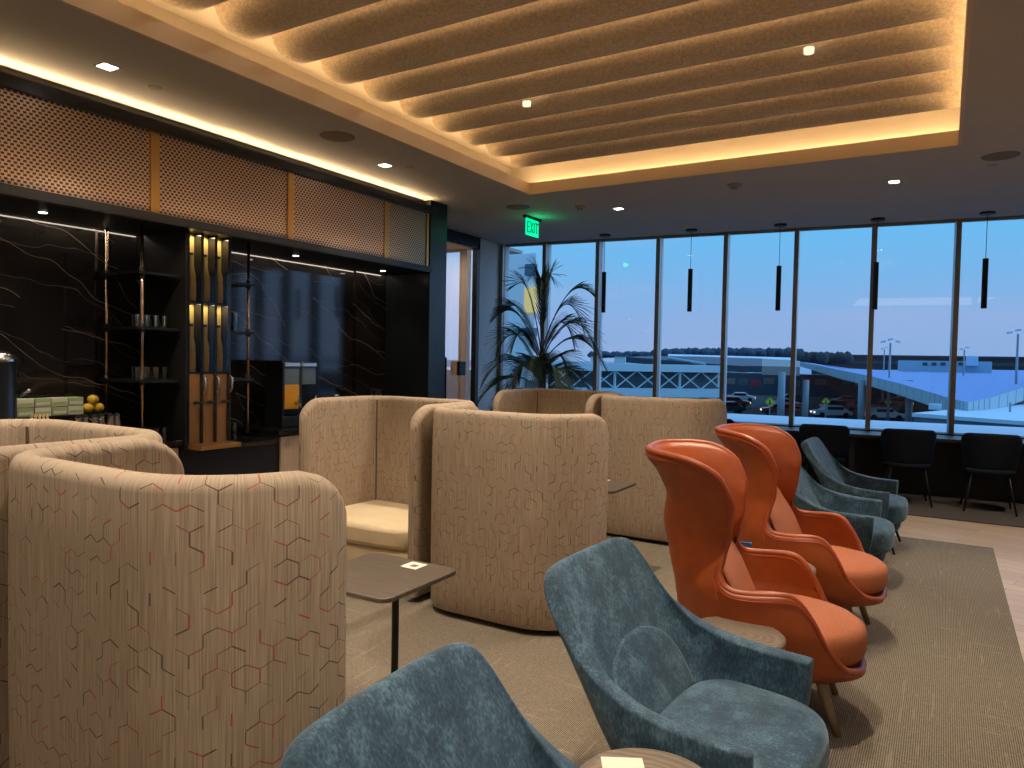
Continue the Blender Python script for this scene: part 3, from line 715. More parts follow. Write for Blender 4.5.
MB().box(-.03,.03,-.03,.03,0,.01).build('base', 'black_matte', t_); MB().cbox((0,0,.055),(.06,.01,.09),0,.15).build('blue_panel', 'blue_card', t_)

# ------------------------------------------------------------------ window bar and seats
t_ = thing('window_bar_table', 'long dark bar table running under the windows', 'bar table')
wbox(MB(), -4.1, 3.2, -.62, -.06, .70, .735).build('tabletop', 'black_matte', t_)
for s in (-4.0,-1.7,.62,2.9): wbox(MB(), s-.03, s+.03, -.55, -.10, .012, .70).build('leg', 'dark_wall', t_)
def make_bar_chair(label, x, y, rz):
    t_ = thing('shell_chair', label, 'chair', (x,y,0), rz, 'dark navy shell chairs at the window bar')
    # faces +y; shell from the back, wrapping at the sides
    cols = []
    for k in range(7):
        u = k/6; yy = .27*math.sin(u*PI/2); wrap = .20*(1-math.cos(u*PI/2))
        top = lerp([(0,.865),(.75,.855),(1,.78)], u)
        col = []
        for j in range(7):
            v = j/6; z = .46+(top-.46)*v
            col.append((yy*(.86+.14*v), -.19-.07*v+wrap, z))
        cols.append(col)
    full = [[(-x_, y_, z_) for x_, y_, z_ in c] for c in cols[:0:-1]]+cols
    MB().grid(full).build('shell_back', 'navy_shell', t_, smooth=True, solid=.03, subsurf=1)
    P = [(.235*(abs(math.cos(a))**.7)*math.copysign(1,math.cos(a)), .22*(abs(math.sin(a))**.7)*math.copysign(1,math.sin(a))) for a in [2*PI*i/24 for i in range(24)]]
    MB().prism(P, .42, .475).build('seat', 'navy_shell', t_, bevel=.02, angle=50)
    for sx, sy in ((-1,-1),(1,-1),(-1,1),(1,1)):
        MB().tube([(sx*.16,sy*.14,.43),(sx*.235,sy*.22,.012)], [.012,.009], 8).build('leg', 'black_metal', t_, smooth=True)
    return t_
bc = make_bar_chair('dark navy shell chair at the bar behind the farthest blue armchair', -1.19, 9.22, WD)
again(bc, 'dark navy shell chair at the bar, second from the farthest blue armchair', (-.33,9.27,0), WD+.05)
again(bc, 'dark navy shell chair at the bar nearest the corner of the view', (.45,9.30,0), WD-.04)
again(bc, 'dark navy shell chair at the bar peeking out beside the far pod sofa', (-2.50,9.25,0), WD)

# ------------------------------------------------------------------ bar wall: counters
def counter(label, y0, y1, ztop, xf, doors, name='counter_unit'):
    t_ = thing(name, label, 'cabinet', (-5.3,(y0+y1)/2,0))
    h = (y1-y0)/2; x0 = -.30; x1 = xf+5.3
    MB().box(x0, x1-.02, -h, h, 0.0, ztop-.04).build('carcass', 'black_matte', t_)
    for a, c_ in doors:
        a -= (y0+y1)/2; c_ -= (y0+y1)/2
        dd = MB().box(x1-.02, x1, a, c_, .1, ztop-.06).build('door', 'light_oak', t_, bevel=.002)
        MB().ball((x1+.012, a+.045, ztop-.13), .011, 6).build('knob', 'bronze', dd, smooth=True)
    return t_
counter('base cabinet with pale oak doors under the urn end of the bar', -1.0, 3.50, .87, -5.08, [(2.2,2.75),(2.78,3.24),(3.27,3.49),(1.5,2.17)])
counter('black base cabinet under the bottle cabinet', 3.50, 4.45, .80, -5.06, [])
counter('base cabinet with pale oak doors under the juice dispenser', 4.45, 6.48, .87, -5.08, [(4.50,5.0),(5.03,5.5),(5.53,6.0),(6.03,6.46)])
for y0, y1, z, l in ((-1.0,3.50,.87,'polished black worktop by the coffee urn'),(3.50,4.45,.80,'lower black worktop by the bottle cabinet'),(4.45,6.48,.87,'polished black worktop under the juice dispenser')):
    tag(MB().box(-5.6,-5.05,y0+.002,y1-.002,z-.04,z).build('worktop', 'black_gloss', bevel=.003), l, 'worktop')
# shelf towers
def tower(label, ya, yb, rods, side):
    t_ = thing('glass_shelf_tower', label, 'shelf', (-5.35,(ya+yb)/2,.87))
    cy = (ya+yb)/2
    for z in (2.14,1.73,1.335):
        s_ = MB().box(-.235, .27, ya-cy, yb-cy, z-.87-.015, z-.87+.005).build('shelf', 'black_metal', t_)
    for (x, y) in rods:
        r_ = MB().tube([(x+5.35, y-cy, 0 if side else 0),(x+5.35, y-cy, 1.62)], .012, 12).build('rod', 'bronze', t_, smooth=True)
        for z in (2.14,1.73,1.335): MB().tube([(x+5.35,y-cy,z-.87-.035),(x+5.35,y-cy,z-.87+.03)], .02, 12).build('clamp', 'black_metal', r_, smooth=True)
    return t_
tower('black shelf tower on bronze rods holding stacked tumblers, urn side', 3.17, 3.50, [(-5.10,3.205),(-5.55,3.20)], 0)
tower('black shelf tower on a bronze rod holding tall glasses, dispenser side', 3.94, 4.20, [(-5.10,4.155)], 1)
def make_tumbler(label, x, y, z, r=.032, h=.085, grp=None):
    t_ = MB().lathe([(.001,0),(r*.82,0),(r,h),(r*.92,h),(r*.75,.012),(.001,.012)], n=16).build('tumbler', 'clear_glass', angle=40)
    t_.location = (x,y,z); return tag(t_, label, 'glass', grp)
tb = None
for z, zl, n in ((1.735,'middle shelf',8),(1.34,'lower shelf',7),(.871,'worktop under the shelves',8)):
    for i in range(n):
        row, k = i % 2, i//2
        x, y = -5.17-.09*row, 3.215+.072*k+(.03*row)
        lab = 'clear short tumbler among those on the %s of the urn-side tower' % zl
        gp = 'short tumblers on the %s' % zl
        if tb is None: tb = make_tumbler(lab, x, y, z, .032, .095, gp)
        else: o = tb.copy(); C.objects.link(o); o.location = (x,y,z); o['label'] = lab; o['group'] = gp
tg = None
for z, zl, n in ((1.735,'middle shelf',4),(1.34,'lower shelf',2),(.805,'worktop',3)):
    for i in range(n):
        x, y = -5.16-.07*(i % 2), 3.985+.042*i
        lab = 'clear tall glass among those on the %s beside the bottle cabinet' % zl
        gp = 'tall glasses on the %s' % zl
        if tg is None: tg = make_tumbler(lab, x, y, z, .025, .16, gp)
        else: o = tg.copy(); C.objects.link(o); o.location = (x,y,z); o['label'] = lab; o['group'] = gp
# bottle cabinet: three slim bays
t_ = thing('bottle_cabinet', 'tall narrow cabinet of three gold-lit bays with black stiles', 'cabinet', (-5.32,3.72,.80))
for y in (-.206,.199): MB().box(-.25,.293,y,y+.006,0,1.688).build('side_panel', 'black_matte', t_)
MB().box(-.25,.205,-.20,.20,0,1.688).build('back_panel', 'gold_back', t_)
for y in (-.198,-.075,.050,.175):
    MB().box(.205,.293,y,y+.024,0,1.688).build('stile', 'black_gloss', t_)
for k, y in enumerate((-.174,-.051,.074)):
    pnl = MB().box(.24,.282,y,y+.101,.0,.60).build('lower_panel', 'bronze_panel', t_)
    hd = MB().tube([(.27,y+.05,.36),(.33,y+.05,.36)], .012, 10).build('tap_handle', 'black_metal', t_, smooth=True)
    MB().tube([(.33,y+.01,.36),(.33,y+.09,.36)], .009, 10).build('lever', 'black_metal', hd, smooth=True)
    MB().tube([(.30,y+.112,.42),(.335,y+.112,.47),(.335,y+.112,.54),(.30,y+.112,.58)], .010, 8).build('pull_handle', 'steel', t_, smooth=True)
    MB().box(.205,.285,y,y+.101,1.14,1.155).build('shelf', 'black_metal', t_)
    MB().box(.205,.285,y,y+.101,.585,.60).build('shelf', 'black_metal', t_)
    g_ = MB(); g_.add([(.292,y,.60),(.292,y+.101,.60),(.292,y+.101,1.66),(.292,y,1.66)],[(0,1,2,3)]); g_.build('glass_front', 'clear_glass', t_, fix=False)
area('cabinet_light', (-5.06,3.72,2.47), (0,0,0), .05, .34, 1.6, (1,.80,.42))
area('cabinet_light_low', (-5.06,3.72,1.932), (0,0,0), .05, .34, 1.2, (1,.80,.42))
bot = None
for lvl, z in (('upper shelf',1.956),('lower shelf',1.401)):
    for k, y in enumerate((3.596,3.7195,3.8445)):
        for r_, x in enumerate((-5.075,)):
            lab = 'bottle with a yellow label, %s bay, on the %s of the bottle cabinet' % (('first','middle','last')[k], lvl)
            if bot is None:
                bot = thing('bottle', lab, 'bottle', (x,y,z), 0, 'labelled bottles in the gold-lit cabinet')
                MB().lathe([(.001,0),(.030,0),(.032,.02),(.032,.20),(.014,.28),(.012,.36),(.001,.36)], n=16).build('glass_body', 'amber', bot, angle=40)
                MB().lathe([(.0325,.03),(.0332,.03),(.0332,.15),(.0325,.15)], n=16).build('paper_label', 'label_yellow', bot, angle=40)
                MB().lathe([(.001,.355),(.013,.355),(.013,.375),(.001,.375)], n=12).build('cap', 'black_metal', bot, angle=40)
            else: again(bot, lab, (x,y,z))
tag(MB().box(-5.024,-4.86,3.53,3.90,.80,.835).build('drip_tray', 'brass', bevel=.004), 'brass drip tray at the foot of the bottle cabinet', 'tray')
# juice dispenser
t_ = thing('juice_dispenser', 'black double drinks dispenser with orange juice in one tank', 'drinks dispenser', (-5.36,4.89,.87))
MB().box(-.13,.09,-.215,.215,0,.10).build('base', 'black_matte', t_, bevel=.008)
MB().box(-.13,.11,-.225,-.205,.0,.62).build('side_panel', 'black_matte', t_, bevel=.004)
MB().box(-.13,-.10,-.205,.215,.1,.62).build('back_panel', 'black_matte', t_)
for k, (y0, y1) in enumerate(((-.195,-.005),(.02,.205))):
    tk = MB().box(-.09,.10,y0,y1,.16,.56).build('tank', 'smoke_tank', t_, bevel=.015)
    if k == 0: MB().box(-.085,.104,y0+.004,y1-.004,.165,.40).build('juice', 'juice', tk, bevel=.01)
    else: MB().box(-.085,.104,y0+.004,y1-.004,.165,.40).build('cola', 'black_gloss', tk, bevel=.01)
    MB().box(-.09,.11,y0-.005,y1+.005,.56,.61).build('lid', 'steel', t_, bevel=.012)
    tp = MB().tube([(.10,(y0+y1)/2+.04,.22),(.16,(y0+y1)/2+.04,.22),(.165,(y0+y1)/2+.04,.17)], .014, 10).build('tap', 'steel', t_, smooth=True)
    MB().tube([(.14,(y0+y1)/2+.04,.22),(.15,(y0+y1)/2+.04,.29)], .009, 8).build('tap_lever', 'steel', tp, smooth=True)
# small things on the dispenser-side worktop
tag(MB().ball((-5.33,5.30,.912), .042, 10, .95).build('orange_fruit', 'orange_skin', smooth=True), 'whole orange on the worktop beside the dispenser', 'fruit')
for k,(x,y,l) in enumerate(((-5.24,5.33,'in front of the scoop stand'),(-5.36,5.21,'closest to the dispenser'))):
    tag(MB().ball((x,y,.908), .036, 10, .95).build('orange_fruit', 'orange_skin' if k else 'lemon', smooth=True), ('small yellow citrus ' if not k else 'whole orange ')+l, 'fruit')
t_ = thing('scoop_stand', 'dark stand with an upright silver scoop, behind the oranges', 'scoop', (-5.33,5.42,.87))
MB().lathe([(.001,0),(.04,0),(.035,.13),(.001,.13)], n=18).build('holder', 'black_metal', t_, angle=40)
MB().tube([(0,0,.12),(.0,.01,.24)], .007, 8).build('handle', 'black_metal', t_, smooth=True); MB().ball((.0,.02,.27), .034, 8, .6).build('scoop_bowl', 'steel', t_, smooth=True)
t_ = thing('snack_jar', 'round glass jar of nuts with a black lid', 'jar', (-5.36,6.08,.87))
MB().lathe([(.001,0),(.062,0),(.066,.03),(.066,.24),(.06,.27),(.001,.27)], n=24).build('glass_body', 'clear_glass', t_, angle=40)
MB().lathe([(.001,.006),(.058,.006),(.06,.22),(.03,.245),(.001,.245)], n=24).build('nuts', 'nuts', t_, angle=60); MB().lathe([(.001,.27),(.064,.27),(.064,.31),(.001,.31)], n=24).build('lid', 'black_matte', t_, angle=40)
b = MB().lathe([(.001,0),(.07,0),(.13,.07),(.125,.075),(.06,.012),(.001,.012)], n=28); o = b.build('fruit_bowl', 'black_gloss', angle=40); o.location = (-5.36,6.33,.87); tag(o, 'shallow dark bowl at the column end of the worktop', 'bowl')
# coffee urn
t_ = thing('coffee_urn', 'tall black coffee urn with a domed steel lid', 'coffee urn', (-5.36,2.36,.87))
MB().lathe([(.001,0),(.12,0),(.12,.03),(.112,.04),(.112,.58),(.116,.60),(.001,.60)], n=40).build('body', 'urn_body', t_, angle=40)
MB().lathe([(.116,.60),(.117,.615),(.10,.645),(.06,.665),(.015,.672),(.001,.672)], n=40).build('domed_lid', 'steel', t_, angle=40)
MB().ball((0,0,.685), .016, 8).build('lid_knob', 'black_metal', t_, smooth=True)
tp = MB().tube([(.11,.0,.12),(.17,0,.12),(.175,0,.08)], .012, 10).build('tap', 'steel', t_, smooth=True); MB().tube([(.16,0,.12),(.17,0,.19)], .008, 8).build('tap_lever', 'steel', tp, smooth=True)
MB().tube([(.09,.085,.37),(.12,.13,.40),(.12,.15,.415)], .012, 8).build('side_handle', 'steel', t_, smooth=True)
# two-tier stand with boxes and fruit
t_ = thing('tiered_stand', 'black two-tier stand holding tea boxes and cups', 'stand', (-5.36,2.88,.87))
MB().box(-.20,-.03,-.36,.26,.20,.215).build('upper_tier', 'black_metal', t_); MB().box(-.03,.16,-.36,.28,.105,.115).build('lower_tier', 'black_metal', t_)
for x, y in ((-.19,-.34),(-.19,.24),(.14,-.34),(.14,.26),(-.035,-.34),(-.035,.24)): MB().tube([(x,y,0),(x,y,.20 if x < .1 else .11)], .007, 8).build('post', 'black_metal', t_, smooth=True)
names_ = ('closest to the urn','second from the urn','third from the urn','fourth from the urn')
for lv, z in ((0,1.086),(1,1.150)):
    for k in range(4):
        y = 2.565+.112*k
        bx = thing('tea_box', '%s tea box %s, %s of its stack' % ('green and cream', names_[k], ('bottom','top')[lv]), 'tea box', (-5.47,y,z), 0, 'tea boxes on the tiered stand')
        MB().box(-.045,.05,-.053,.053,0,.060).build('carton', 'tea_white' if (k+lv) % 2 else 'tea_green', bx, bevel=.002)
        MB().box(.05,.0515,-.045,.045,.012,.032).build('printed_band', 'tea_green' if (k+lv) % 2 else 'tea_white', bx)
for k, (dy, dz, l) in enumerate(((0,0,'lower one by the tea boxes'),(.075,0,'lower one farther from the tea boxes'),(.035,.062,'on top of the other two'))):
    tag(MB().ball((-5.46,3.01+dy,1.125+dz), .039, 10, .92).build('lemon', 'lemon', smooth=True), 'yellow lemon on the stand, '+l, 'fruit', 'lemons on the stand')
for k in range(5):
    tag(MB().tube([(-5.27,2.54+.022*k,.988),(-5.25,2.515+.026*k,1.115)], .009, 6).build('breadstick', 'bread', smooth=True), 'pale breadstick, %s from the urn, standing on the lower tier' % ('first','second','third','fourth','fifth')[k], 'breadstick', 'breadsticks by the urn')
for k in range(2):
    tag(MB().ball((-5.25,2.69+.075*k,1.022), .036, 8, .95).build('orange_half', 'orange_skin', smooth=True), 'orange on the lower tier, '+('closer to','farther from')[k]+' the breadsticks', 'fruit', 'oranges on the lower tier')
jug = None
for k in range(6):
    x, y = -5.24-.02*(k % 2), 2.82+.058*k
    lab = 'small silver milk jug, %s after the oranges on the lower tier' % ('first','second','third','fourth','fifth','sixth')[k]
    if jug is None:
        jug = thing('milk_jug', lab, 'jug', (x,y,.986), 0, 'silver milk jugs on the lower tier')
        MB().lathe([(.001,0),(.026,0),(.030,.03),(.020,.075),(.024,.09),(.020,.09),(.001,.02)], n=16).build('body', 'steel', jug, angle=40)
        MB().tube([(.02,.018,.075),(.04,.03,.06),(.035,.028,.025),(.022,.018,.02)], .004, 6).build('handle', 'steel', jug, smooth=True)
        MB().ball((0,0,.095), .018, 6, .7).build('lid', 'black_matte', jug, smooth=True)
    else: again(jug, lab, (x,y,.986), .5*k)

# ------------------------------------------------------------------ palm
t_ = thing('potted_palm', 'tall kentia palm with arching feathery fronds by the window', 'potted palm', (-4.62,8.50,0))
MB().lathe([(.001,0),(.20,0),(.24,.05),(.27,.50),(.25,.50),(.23,.46),(.001,.46)], n=32).build('pot', 'pot', t_, angle=40)
MB().lathe([(.001,.455),(.235,.455),(.235,.47),(.001,.47)], n=24).build('soil', 'soil', t_)
rnd = random.Random(4)
def frond(base, az, reach, rise, droop, n=34, L=.40, spread=1.0):
    b = MB(); pts = []
    dx, dy = math.cos(az), math.sin(az)
    for i in range(n+1):
        s = i/n; r = reach*(s**1.15); z = base[2]+rise*math.sin(min(1, s*1.02)*PI*.55)*1.0 - droop*s**2.6
        pts.append(Vector((base[0]+dx*r, base[1]+dy*r, z)))
    b.tube(pts, [.010*(1-.8*i/n) for i in range(n+1)], 5)
    for i in range(5, n+1):
        s = i/n; p = pts[i]; d = (pts[min(i+1,n)]-pts[i-1]).normalized()
        ln = L*math.sin(PI*(.12+.80*s))**.7*rnd.uniform(.85,1.12)
        side0 = Vector((-dy, dx, 0))
        for sg in (-1, 1):
            out = (side0*sg*.60*spread+d*.95+Vector((0,0,.10))).normalized()
            w = .016; q = []
            for k, t in enumerate((0,.3,.65,1)):
                c_ = p+out*ln*t+Vector((0,0,-.26*ln*t*t)); wd_ = w*(.5,1,.8,.08)[k]; nrm = d*wd_
                q.append((c_-nrm, c_+nrm, c_+Vector((0,0,.004))))
            rows = [[a, m_, b_] for a, b_, m_ in q]
            b.grid(rows)
    o = b.build('frond', 'palm_leaf', t_, smooth=False, fix=False); return o
stems = [(0,0,1.25),(.05,-.04,1.6),(-.05,.05,1.05),(.03,.06,1.4)]
for i, (sx, sy, sz) in enumerate(stems):
    MB().tube([(sx*1.5,sy*1.5,.46),(sx*2.2,sy*2.2,.9),(sx*2,sy*2,sz)], [.022,.018,.012], 8).build('stem', 'palm_stem', t_, smooth=True)
A = math.radians
rt_ = math.radians(30.8)   # sideways direction for the widest fronds
for az, rc, ri, dr, bz in ((211,.75,.55,.50,1.20),(205,.85,.30,.50,1.15),(195,.62,.85,.45,1.25),(28,.85,.62,.60,1.45),(38,.80,.85,.75,1.50),(20,.70,.40,.55,1.20),(35,.55,.15,.30,1.10),(220,.65,.12,.35,1.10),
                           (190,.50,.75,.05,1.55),
                           (255,.60,.45,.45,1.2),(285,.65,.50,.5,1.25),(330,.62,.45,.5,1.2),(70,.6,.5,.5,1.3),(110,.55,.45,.45,1.25),(160,.6,.5,.5,1.2),(10,.45,.75,.45,1.5),(235,.45,.70,.40,1.4),(32,.55,.95,.55,1.6)):
    frond((0,0,bz), A(az), rc, ri, dr)
for az, rc, ri, dr, bz in ((215,.10,1.12,0,1.62),(60,.12,1.02,0,1.66),(200,.34,.98,.02,1.6),(120,.20,1.0,0,1.6),(290,.2,1.0,0,1.6)): frond((0,0,bz), A(az), rc, ri, dr, 26, .42, .45)
for az, rc, ri, dr, bz in ((30,.62,.95,.10,1.62),(212,.60,.80,.18,1.5)): frond((0,0,bz), A(az), rc, ri, dr, 34, .34, .8)

# ------------------------------------------------------------------ outdoors
GZ = -4.6
tag(MB().box(-260,200,11.5,420,GZ-.2,GZ).build('car_park_ground', 'asphalt'), 'dark asphalt ground of the airport forecourt below the windows', 'ground')
bpy.data.objects['car_park_ground']['kind'] = 'structure'
def poly3(b, pts, dz=0):
    n = len(pts); return b.add([Vector(p)+Vector((0,0,dz)) for p in pts], [tuple(range(n))])
def slab(pts, th):
    b = MB(); n = len(pts); vs = [Vector(p) for p in pts]+[Vector(p)-Vector((0,0,th)) for p in pts]
    return b.add(vs, [tuple(range(n)), tuple(range(n,2*n))[::-1]]+[(i,(i+1)%n,n+(i+1)%n,n+i) for i in range(n)])
# sea and wooded far shore
o = MB().box(-1500,1200,420,2500,GZ-.3,GZ-.1).build('sea', 'sea'); tag(o, 'strip of blue water below the horizon', 'water', kind='structure')
b = MB(); rr = random.Random(3)
def lumps(b, x0, x1, ybase, ytop, dist, n, size):
    for i in range(n):
        x = x0+(x1-x0)*(i+rr.random())/n; p = at_dist(x, ybase, dist*rr.uniform(.94,1.06)); top = at_dist(x, ytop+rr.uniform(-1.2,2), dist)
        r = size*rr.uniform(.5,1.7); hh = max(1.2, (top.z-p.z))
        for k in range(2): b.ball((p.x+rr.uniform(-r,r)*.5, p.y+rr.uniform(-r,r)*.5, p.z+hh*(.45-.1*k)), r, 5, (hh*.55)/r)
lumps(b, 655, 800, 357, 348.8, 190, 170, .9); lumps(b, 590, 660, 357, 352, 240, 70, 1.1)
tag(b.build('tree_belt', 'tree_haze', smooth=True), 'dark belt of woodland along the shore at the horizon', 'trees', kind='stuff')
b = MB(); lumps(b, 800, 850, 362, 352.5, 122, 90, .45)
tag(b.build('tree_belt', 'tree_green', smooth=True), 'clump of bushy trees at the start of the curved white roof', 'trees', kind='stuff')
# long dark building on the horizon
t_ = thing('long_building', 'long dark flat-roofed building along the horizon', 'building', at_dist(925,366,210))
a, c_ = at_dist(812,354.5,210), at_dist(1120,354.5,215); L0 = t_.location
def wall_between(b, a, c_, z0, z1, th, off):
    d = (c_-a); d.z = 0; n = Vector((-d.y, d.x, 0)).normalized()*th
    P = [a, c_, c_+n, a+n]; return b.prism([(p.x-off.x, p.y-off.y) for p in P], z0-off.z, z1-off.z)
wall_between(MB(), a, c_, GZ, a.z, 20, L0).build('wall', 'dark_building', t_)
wall_between(MB(), a+Vector((0,-.5,0)), c_+Vector((0,-.5,0)), a.z-.35, a.z+.1, 20.5, L0).build('roof_edge', 'canopy_dark', t_)
wall_between(MB(), a+Vector((0,-.3,0)), c_+Vector((0,-.3,0)), a.z-2.2, a.z-1.5, .5, L0).build('window_band', 'bridge_dark', t_)
# rooftop plant room
t_ = thing('rooftop_block', 'low white rooftop block beyond the blue roof', 'building', at_dist(925,366,135)); L0 = t_.location
wall_between(MB(), at_dist(898,361,135), at_dist(992,364.5,135), -3.5, at_dist(898,360.3,135).z, 6, L0).build('wall', 'fascia', t_)
MB().cbox(Vector(at_dist(972,361,134))-L0, (1.6,1.6,1.5)).build('vent_unit', 'roof_white', t_)
for k in range(6):
    p = at_dist(925+k*9, 364, 134.8)-L0; MB().cbox(p, (.7,.2,.5)).build('window', 'bridge_dark', t_)
# big curved terminal roof
near = [(770,357.5,125),(800,361.5,100),(840,370,78),(872,376.5,68),(900,383.5,60),(930,392,52),(952,399,47),(968,402,45),(990,398,48),(1024,387,56),(1075,368,75)]
t_ = thing('terminal_roof', 'wide blue terminal roof with a pale curved fascia', 'roof', at_dist(950,390,50)); L0 = t_.location
E1 = [Vector(at_dist(*p)) for p in near]
far_ = [(772,357.2,140),(815,364.5,150),(850,368.5,155),(880,370,160),(905,369.8,165),(930,369.6,165),(955,369.6,165),(970,369.8,165),(1000,370,165),(1040,370.4,165),(1090,370.6,165)]
E2 = [Vector(at_dist(*p)) for p in far_]
MB().grid([[p-L0 for p in E1],[p-L0 for p in E2]]).build('roof_surface', 'roof_blue', t_, fix=False)
thk = [.35,.6,.85,.85,.85,.85,.85,.85,.85,.85,.9]
MB().grid([[p-L0 for p in E1],[p-L0-Vector((0,0,h)) for p, h in zip(E1, thk)],[p-L0-Vector((0,0,h))+Vector((0,14,0)) for p, h in zip(E1, thk)]]).build('fascia', 'fascia', t_, fix=False)
for i in range(1, 9):
    q = E1[i]-L0
b = MB()
for i in range(len(E1)-1):
    for k in range(4):
        p = E1[i].lerp(E1[i+1], k/4)-L0; h = thk[i]; b.tube([p+Vector((0,-.04,0)), p+Vector((0,-.04,-h))], .012, 4)
b.build('fascia_joints', 'pole_grey', t_)
for x in (806,862,910): 
    p = at_dist(x,380,70)-L0; MB().tube([p, Vector((p.x,p.y,GZ-L0.z))], .28, 12).build('column', 'pole_grey', t_, smooth=True)
# shadowed hall under the roof
t_ = thing('terminal_hall', 'dark recessed terminal facade under the curved roof', 'building', at_dist(850,390,150)); L0 = t_.location
wall_between(MB(), at_dist(722,374,150), at_dist(960,380,150), GZ, at_dist(790,374,150).z, 5, L0).build('wall', 'canopy_dark', t_)
for k in range(16):
    p = at_dist(730+13*k, 381+(k%3), 117.6)-L0; MB().cbox(p, (1.5,.2,.9), .3).build('window', ('bridge_dark','slate','bus_red','canopy_tan')[k % 4 if k % 5 else 3], t_)
# dark pointed canopy
t_ = thing('pointed_canopy', 'dark flat canopy tapering to a point above the footbridge', 'canopy', at_dist(700,362,72)); L0 = t_.location
pts = [at_dist(626,356.8,72), at_dist(700,363,66), at_dist(742,366,66), at_dist(762,366,66), at_dist(762,358.5,90), at_dist(700,356.5,90), at_dist(650,355.8,84)]
slab([p-L0 for p in pts], .55).build('roof_slab', 'canopy_dark', t_)
pts2 = [at_dist(762,366,66), at_dist(800,367,68), at_dist(800,361,90), at_dist(762,358.5,90)]
slab([p-L0 for p in pts2], .75).build('tan_section', 'canopy_tan', t_)
MB().tube([at_dist(668,358,70)-L0, at_dist(705,364,65)-L0], .14, 6).build('edge_beam', 'fascia', t_)
pts = [at_dist(668,355.8,95), at_dist(792,360,95), at_dist(792,357.6,112), at_dist(668,354,112)]
slab([p-L0 for p in pts], .4).build('rear_roof', 'roof_white', t_)
for x in (712,782): p = at_dist(x,372,66)-L0; MB().tube([p, Vector((p.x,p.y,GZ-L0.z))], .30, 12).build('column', 'pole_grey', t_, smooth=True)
# footbridge
t_ = thing('footbridge', 'covered footbridge with white crossed lattice sides', 'bridge', at_dist(650,380,52)); L0 = t_.location
A_, B_ = at_dist(500,366,50), at_dist(722,370,56); A_.z = B_.z = 0
zt_, zm1, zm2, zb_ = 1.32, .80, -.42, -1.05
dx_ = (B_-A_); Lb = dx_.length; dx_ = dx_.normalized(); nn = Vector((-dx_.y, dx_.x, 0))
def bb(b, s0, s1, o0, o1, z0, z1):
    P = [A_+dx_*s0+nn*o0, A_+dx_*s1+nn*o0, A_+dx_*s1+nn*o1, A_+dx_*s0+nn*o1]; return b.prism([(p.x-L0.x,p.y-L0.y) for p in P], z0-L0.z, z1-L0.z)
bb(MB(), 0, Lb, -.3, 3.3, zm1, zt_).build('roof', 'bridge_paint', t_); bb(MB(), 0, Lb, -.2, 3.2, zb_, zm2).build('deck', 'bridge_paint', t_)
bb(MB(), 0, Lb, .6, 3.0, zm2, zm1).build('dark_interior', 'bridge_dark', t_)
b = MB(); nb = int(Lb/1.55); w_ = Lb/nb
for i in range(nb):
    s = i*w_
    def Q(a, z): p = A_+dx_*a; return Vector((p.x, p.y, z))-L0
    if i % 3 == 2: b.tube([Q(s,zm2),Q(s,zm1)], .10, 4)
    b.tube([Q(s+.05,zm2),Q(s+w_-.05,zm1)], .05, 4); b.tube([Q(s+.05,zm1),Q(s+w_-.05,zm2)], .05, 4)
b.build('lattice', 'bridge_paint', t_)
for s in (Lb*.3, Lb*.62, Lb*.97): p = A_+dx_*s+nn*1.5-L0; MB().tube([(p.x,p.y,zb_-L0.z),(p.x,p.y,GZ-L0.z)], .4, 12).build('column', 'pole_grey', t_, smooth=True)
# white block seen past the palm
t_ = thing('white_building', 'pale multi-storey block with one lit yellow window', 'building', at_dist(520,300,33)); L0 = t_.location
a, c_ = at_dist(470,300,34), at_dist(535,300,32)
MB().prism([(p.x-L0.x, p.y-L0.y) for p in (a, c_, c_*1.25, a*1.25)], GZ-L0.z, 6.2-L0.z).build('wall', 'apt_wall', t_)
for (x, y, w, h, m_) in ((531,300,.55,1.1,'amber_window'),(524,332,.5,.35,'slate'),(533,332,.3,.35,'slate'),(531,270,.5,.5,'slate'),(524,360,.5,.35,'slate'),(531,385,.5,.4,'slate')):
    p = at_dist(x,y,32.0)-L0; MB().cbox(p, (w,.25,h), math.atan2((c_-a).y,(c_-a).x)).build('window', m_, t_)
# low white roofs close by
t_ = thing('low_building', 'low slate building with a flat white roof outside the windows', 'building', at_dist(970,420,34)); L0 = t_.location
R_ = [at_dist(912,413.5,33), at_dist(1010,419.5,26), at_dist(1075,424,24), at_dist(1090,404,60), at_dist(1000,405.5,44)]
zr = R_[0].z
for p in R_: pass
def on_z(x, y, z):
    v = CF+CR*((x-512)/F)-CU*((y-384)/F); k = (z-H)/v.z; return Vector((v.x*k, v.y*k, z))
R_ = [on_z(x, y, -.75) for x, y in ((912,413),(1000,419.5),(1080,425),(1110,402),(1000,405))]
slab([p-L0 for p in R_], .18).build('roof', 'roof_white', t_)
ctr = sum(R_, Vector())/5; P = [(p-ctr)*.985+ctr-L0-Vector((0,0,.18)) for p in R_]
slab(P, 6.0).build('wall', 'slate', t_)
for x, y in ((940,409),(948,410),(953,408.5),(1010,412)):
    p = on_z(x, y, -.75)-L0; MB().tube([p, p+Vector((0,0,.5))], .05, 8).build('vent_pipe', 'pole_grey', t_)
p = on_z(935,409.5,-.75)-L0; MB().cbox(p+Vector((0,0,.15)), (.6,.5,.3)).build('roof_unit', 'roof_white', t_)
t_ = thing('roof_railing', 'white railing on the lower roof near the last mullion', 'railing', on_z(975,430,-2)); L0 = t_.location
pr_ = [on_z(982,432,-1.6), on_z(1000,426,-1.6), on_z(1012,423,-1.6), on_z(1040,423.5,-1.6)]
MB().tube([p-L0 for p in pr_], .035, 6).build('rail', 'roof_white', t_)
for p in pr_: MB().tube([p-L0, p-L0-Vector((0,0,.8))], .03, 6).build('post', 'roof_white', t_)
